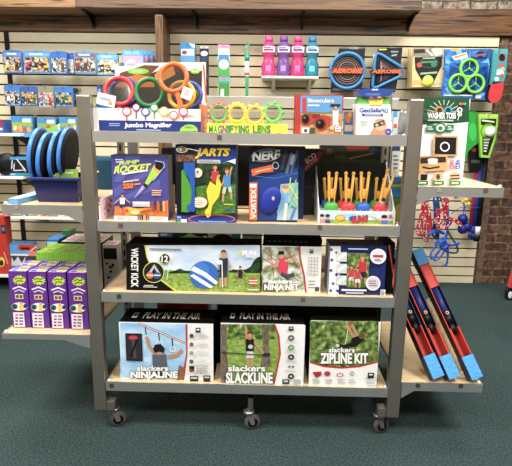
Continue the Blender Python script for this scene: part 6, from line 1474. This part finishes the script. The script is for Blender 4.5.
def ball(a, b, lab, r=.040):
    c = T(a, b, YBL); mb = MB(); mb.ellipsoid(c, r, r, r, M('182478', .4), 22); mb.tube([c+Vector((0, .0, r-.004)), T(350-(350-a)*.4, 120, YBL+.05), T(352, 64, YBL+.08)], .004, RDB, 6)
    return tag(build('hanging_skip_ball', mb), lab, 'ball', 'blue balls on cords')
ball(366, 202, 'navy ball hanging furthest right on its cord under the end shelf'); ball(342, 214, 'navy ball hanging lowest, half behind the rightmost ball'); ball(344, 158, 'navy ball hanging highest by the yellow toggles', .040)
mb = MB()
for (a, b) in ((346, 62), (362, 56), (356, 80), (376, 76)): mb.ellipsoid(T(a, b, 2.14), .016, .012, .02, M('e0c23a', .4), 10)
mb.tube([T(346, 62, 2.14), T(362, 56, 2.14), T(376, 76, 2.14), T(356, 80, 2.14)], .004, M('c8b05a'), 6, True)
mb.tube([T(280, 130, 2.14), T(330, 96, 2.14), T(400, 98, 2.14), T(440, 96, 2.14)], .003, M('2a4a9a'), 6); tag(build('toggle_cord', mb), 'cord with yellow toggles above the navy balls', 'cord')
for (u0, x_, lab) in ((144, 1, 'steel peg hook holding the leftmost red and white rope'), (250, 1, 'steel peg hook holding the knotted ropes'), (354, 1, 'steel peg hook holding the navy balls')):
    c = T(u0, 56, Yr); hook(c.x, c.z, Yr-.05, lab)
pouch_w(401, 413, 203, 223, 2.16, 'hanging_toy_pack', 'sky blue pack peeking out beside the right upright under the end shelf', 'sky blue pack under the right end shelf', '7ab4e0', lambda p, a, b, c, d, r: p.rect(a+1, d-4, b-1, d-1, M('dfe8f0')), None, wavy=False)
# foam tubes
for (a0, a1, b1, cols, lab) in ((382, 402, 262, ('b8262c', 'b8262c', '2340a0'), 'red foam tube with blue end hanging by the brick wall'), (397, 421, 268, ('2246b4', '2246b4', '1d2f88'), 'blue foam tube hanging between red and black ones'), (413, 446, 280, ('17171a', 'e8e8e6', '101012'), 'black foam tube with white band hanging by the brick wall')):
    Y = 2.18; c = T((a0+a1)/2, 150, Y); r = (T(a1, 150, Y).x-T(a0, 150, Y).x)/2; za = at(484, 150, Y).z; zb = T(430, b1, Y).z; zm = T(430, 198, Y).z; zn = T(430, 246, Y).z
    mb = MB(); mb.cyl((c.x, Y, zm), (c.x, Y, za), r, M(cols[0], .6), 18); 
    if 'white' in lab: mb.cyl((c.x, Y, zn), (c.x, Y, zm-.0005), r*1.03, M(cols[1], .5), 18); mb.cyl((c.x, Y, zb), (c.x, Y, zn-.0005), r, M(cols[2], .6), 18)
    else: mb.cyl((c.x, Y, zb+.05), (c.x, Y, zm-.0005), r, M(cols[1], .6), 18); mb.cyl((c.x, Y, zb), (c.x, Y, zb+.0495), r, M(cols[2], .6), 18)
    tag(build('hanging_foam_tube', mb), lab, 'foam tube', 'foam tubes by the brick wall'); hook(c.x, za-.004, Y-.02, 'steel peg hook holding the '+lab.split(' hanging')[0])
# toy at the far right on the floor
x0 = at(507.8, 288, 1.86).x
mb = MB(); mb.prism([(x0+.008, .001), (x0+.3, .001), (x0+.3, .105), (x0+.012, .105), (x0, .06)], 1.86, 1.905, M('16161a', .4)); mb.prism([(x0+.012, .1055), (x0+.3, .1055), (x0+.3, .24), (x0+.03, .24)], 1.86, 1.90, M('d8323c', .4)); mb.ellipsoid((x0+.026, 1.858, .045), .018, .004, .03, M('c9dbe6', .3), 14)
tag(build('floor_toy', mb), 'red and black toy on the carpet at the right photo edge', 'toy')
# ================================================================== light
w = bpy.data.worlds.new('shop'); sc.world = w; w.use_nodes = True
w.node_tree.nodes['Background'].inputs['Color'].default_value = (.95, .97, 1.0, 1); w.node_tree.nodes['Background'].inputs['Strength'].default_value = .1
def panel(x, y, sx, sy, e, col=(1, .965, .91)):
    d = bpy.data.lights.new('ceiling_panel_light', 'AREA'); d.shape = 'RECTANGLE'; d.size = sx; d.size_y = sy; d.energy = e; d.color = col
    o = bpy.data.objects.new('ceiling_panel_light', d); COL.objects.link(o); o.location = (x, y, 3.27)
for x, y, e in ((-1.7, -1.2, 75), (1.6, -1.2, 75), (0, -2.7, 70), (-1.6, .95, 45), (1.6, .95, 45), (0, 1.0, 30), (-2.8, -2.7, 40), (2.8, -2.7, 40)):
    panel(x, y, 1.2, .6, e)
sc.view_settings.view_transform = 'Standard'; sc.view_settings.look = 'None'; sc.view_settings.gamma = 1; sc.view_settings.use_curve_mapping = False
sc.view_settings.exposure = .46
sc.cycles.use_denoising = True
sc.cycles.max_bounces = 8; sc.cycles.transparent_max_bounces = 12
sc.cycles.sample_clamp_indirect = 6
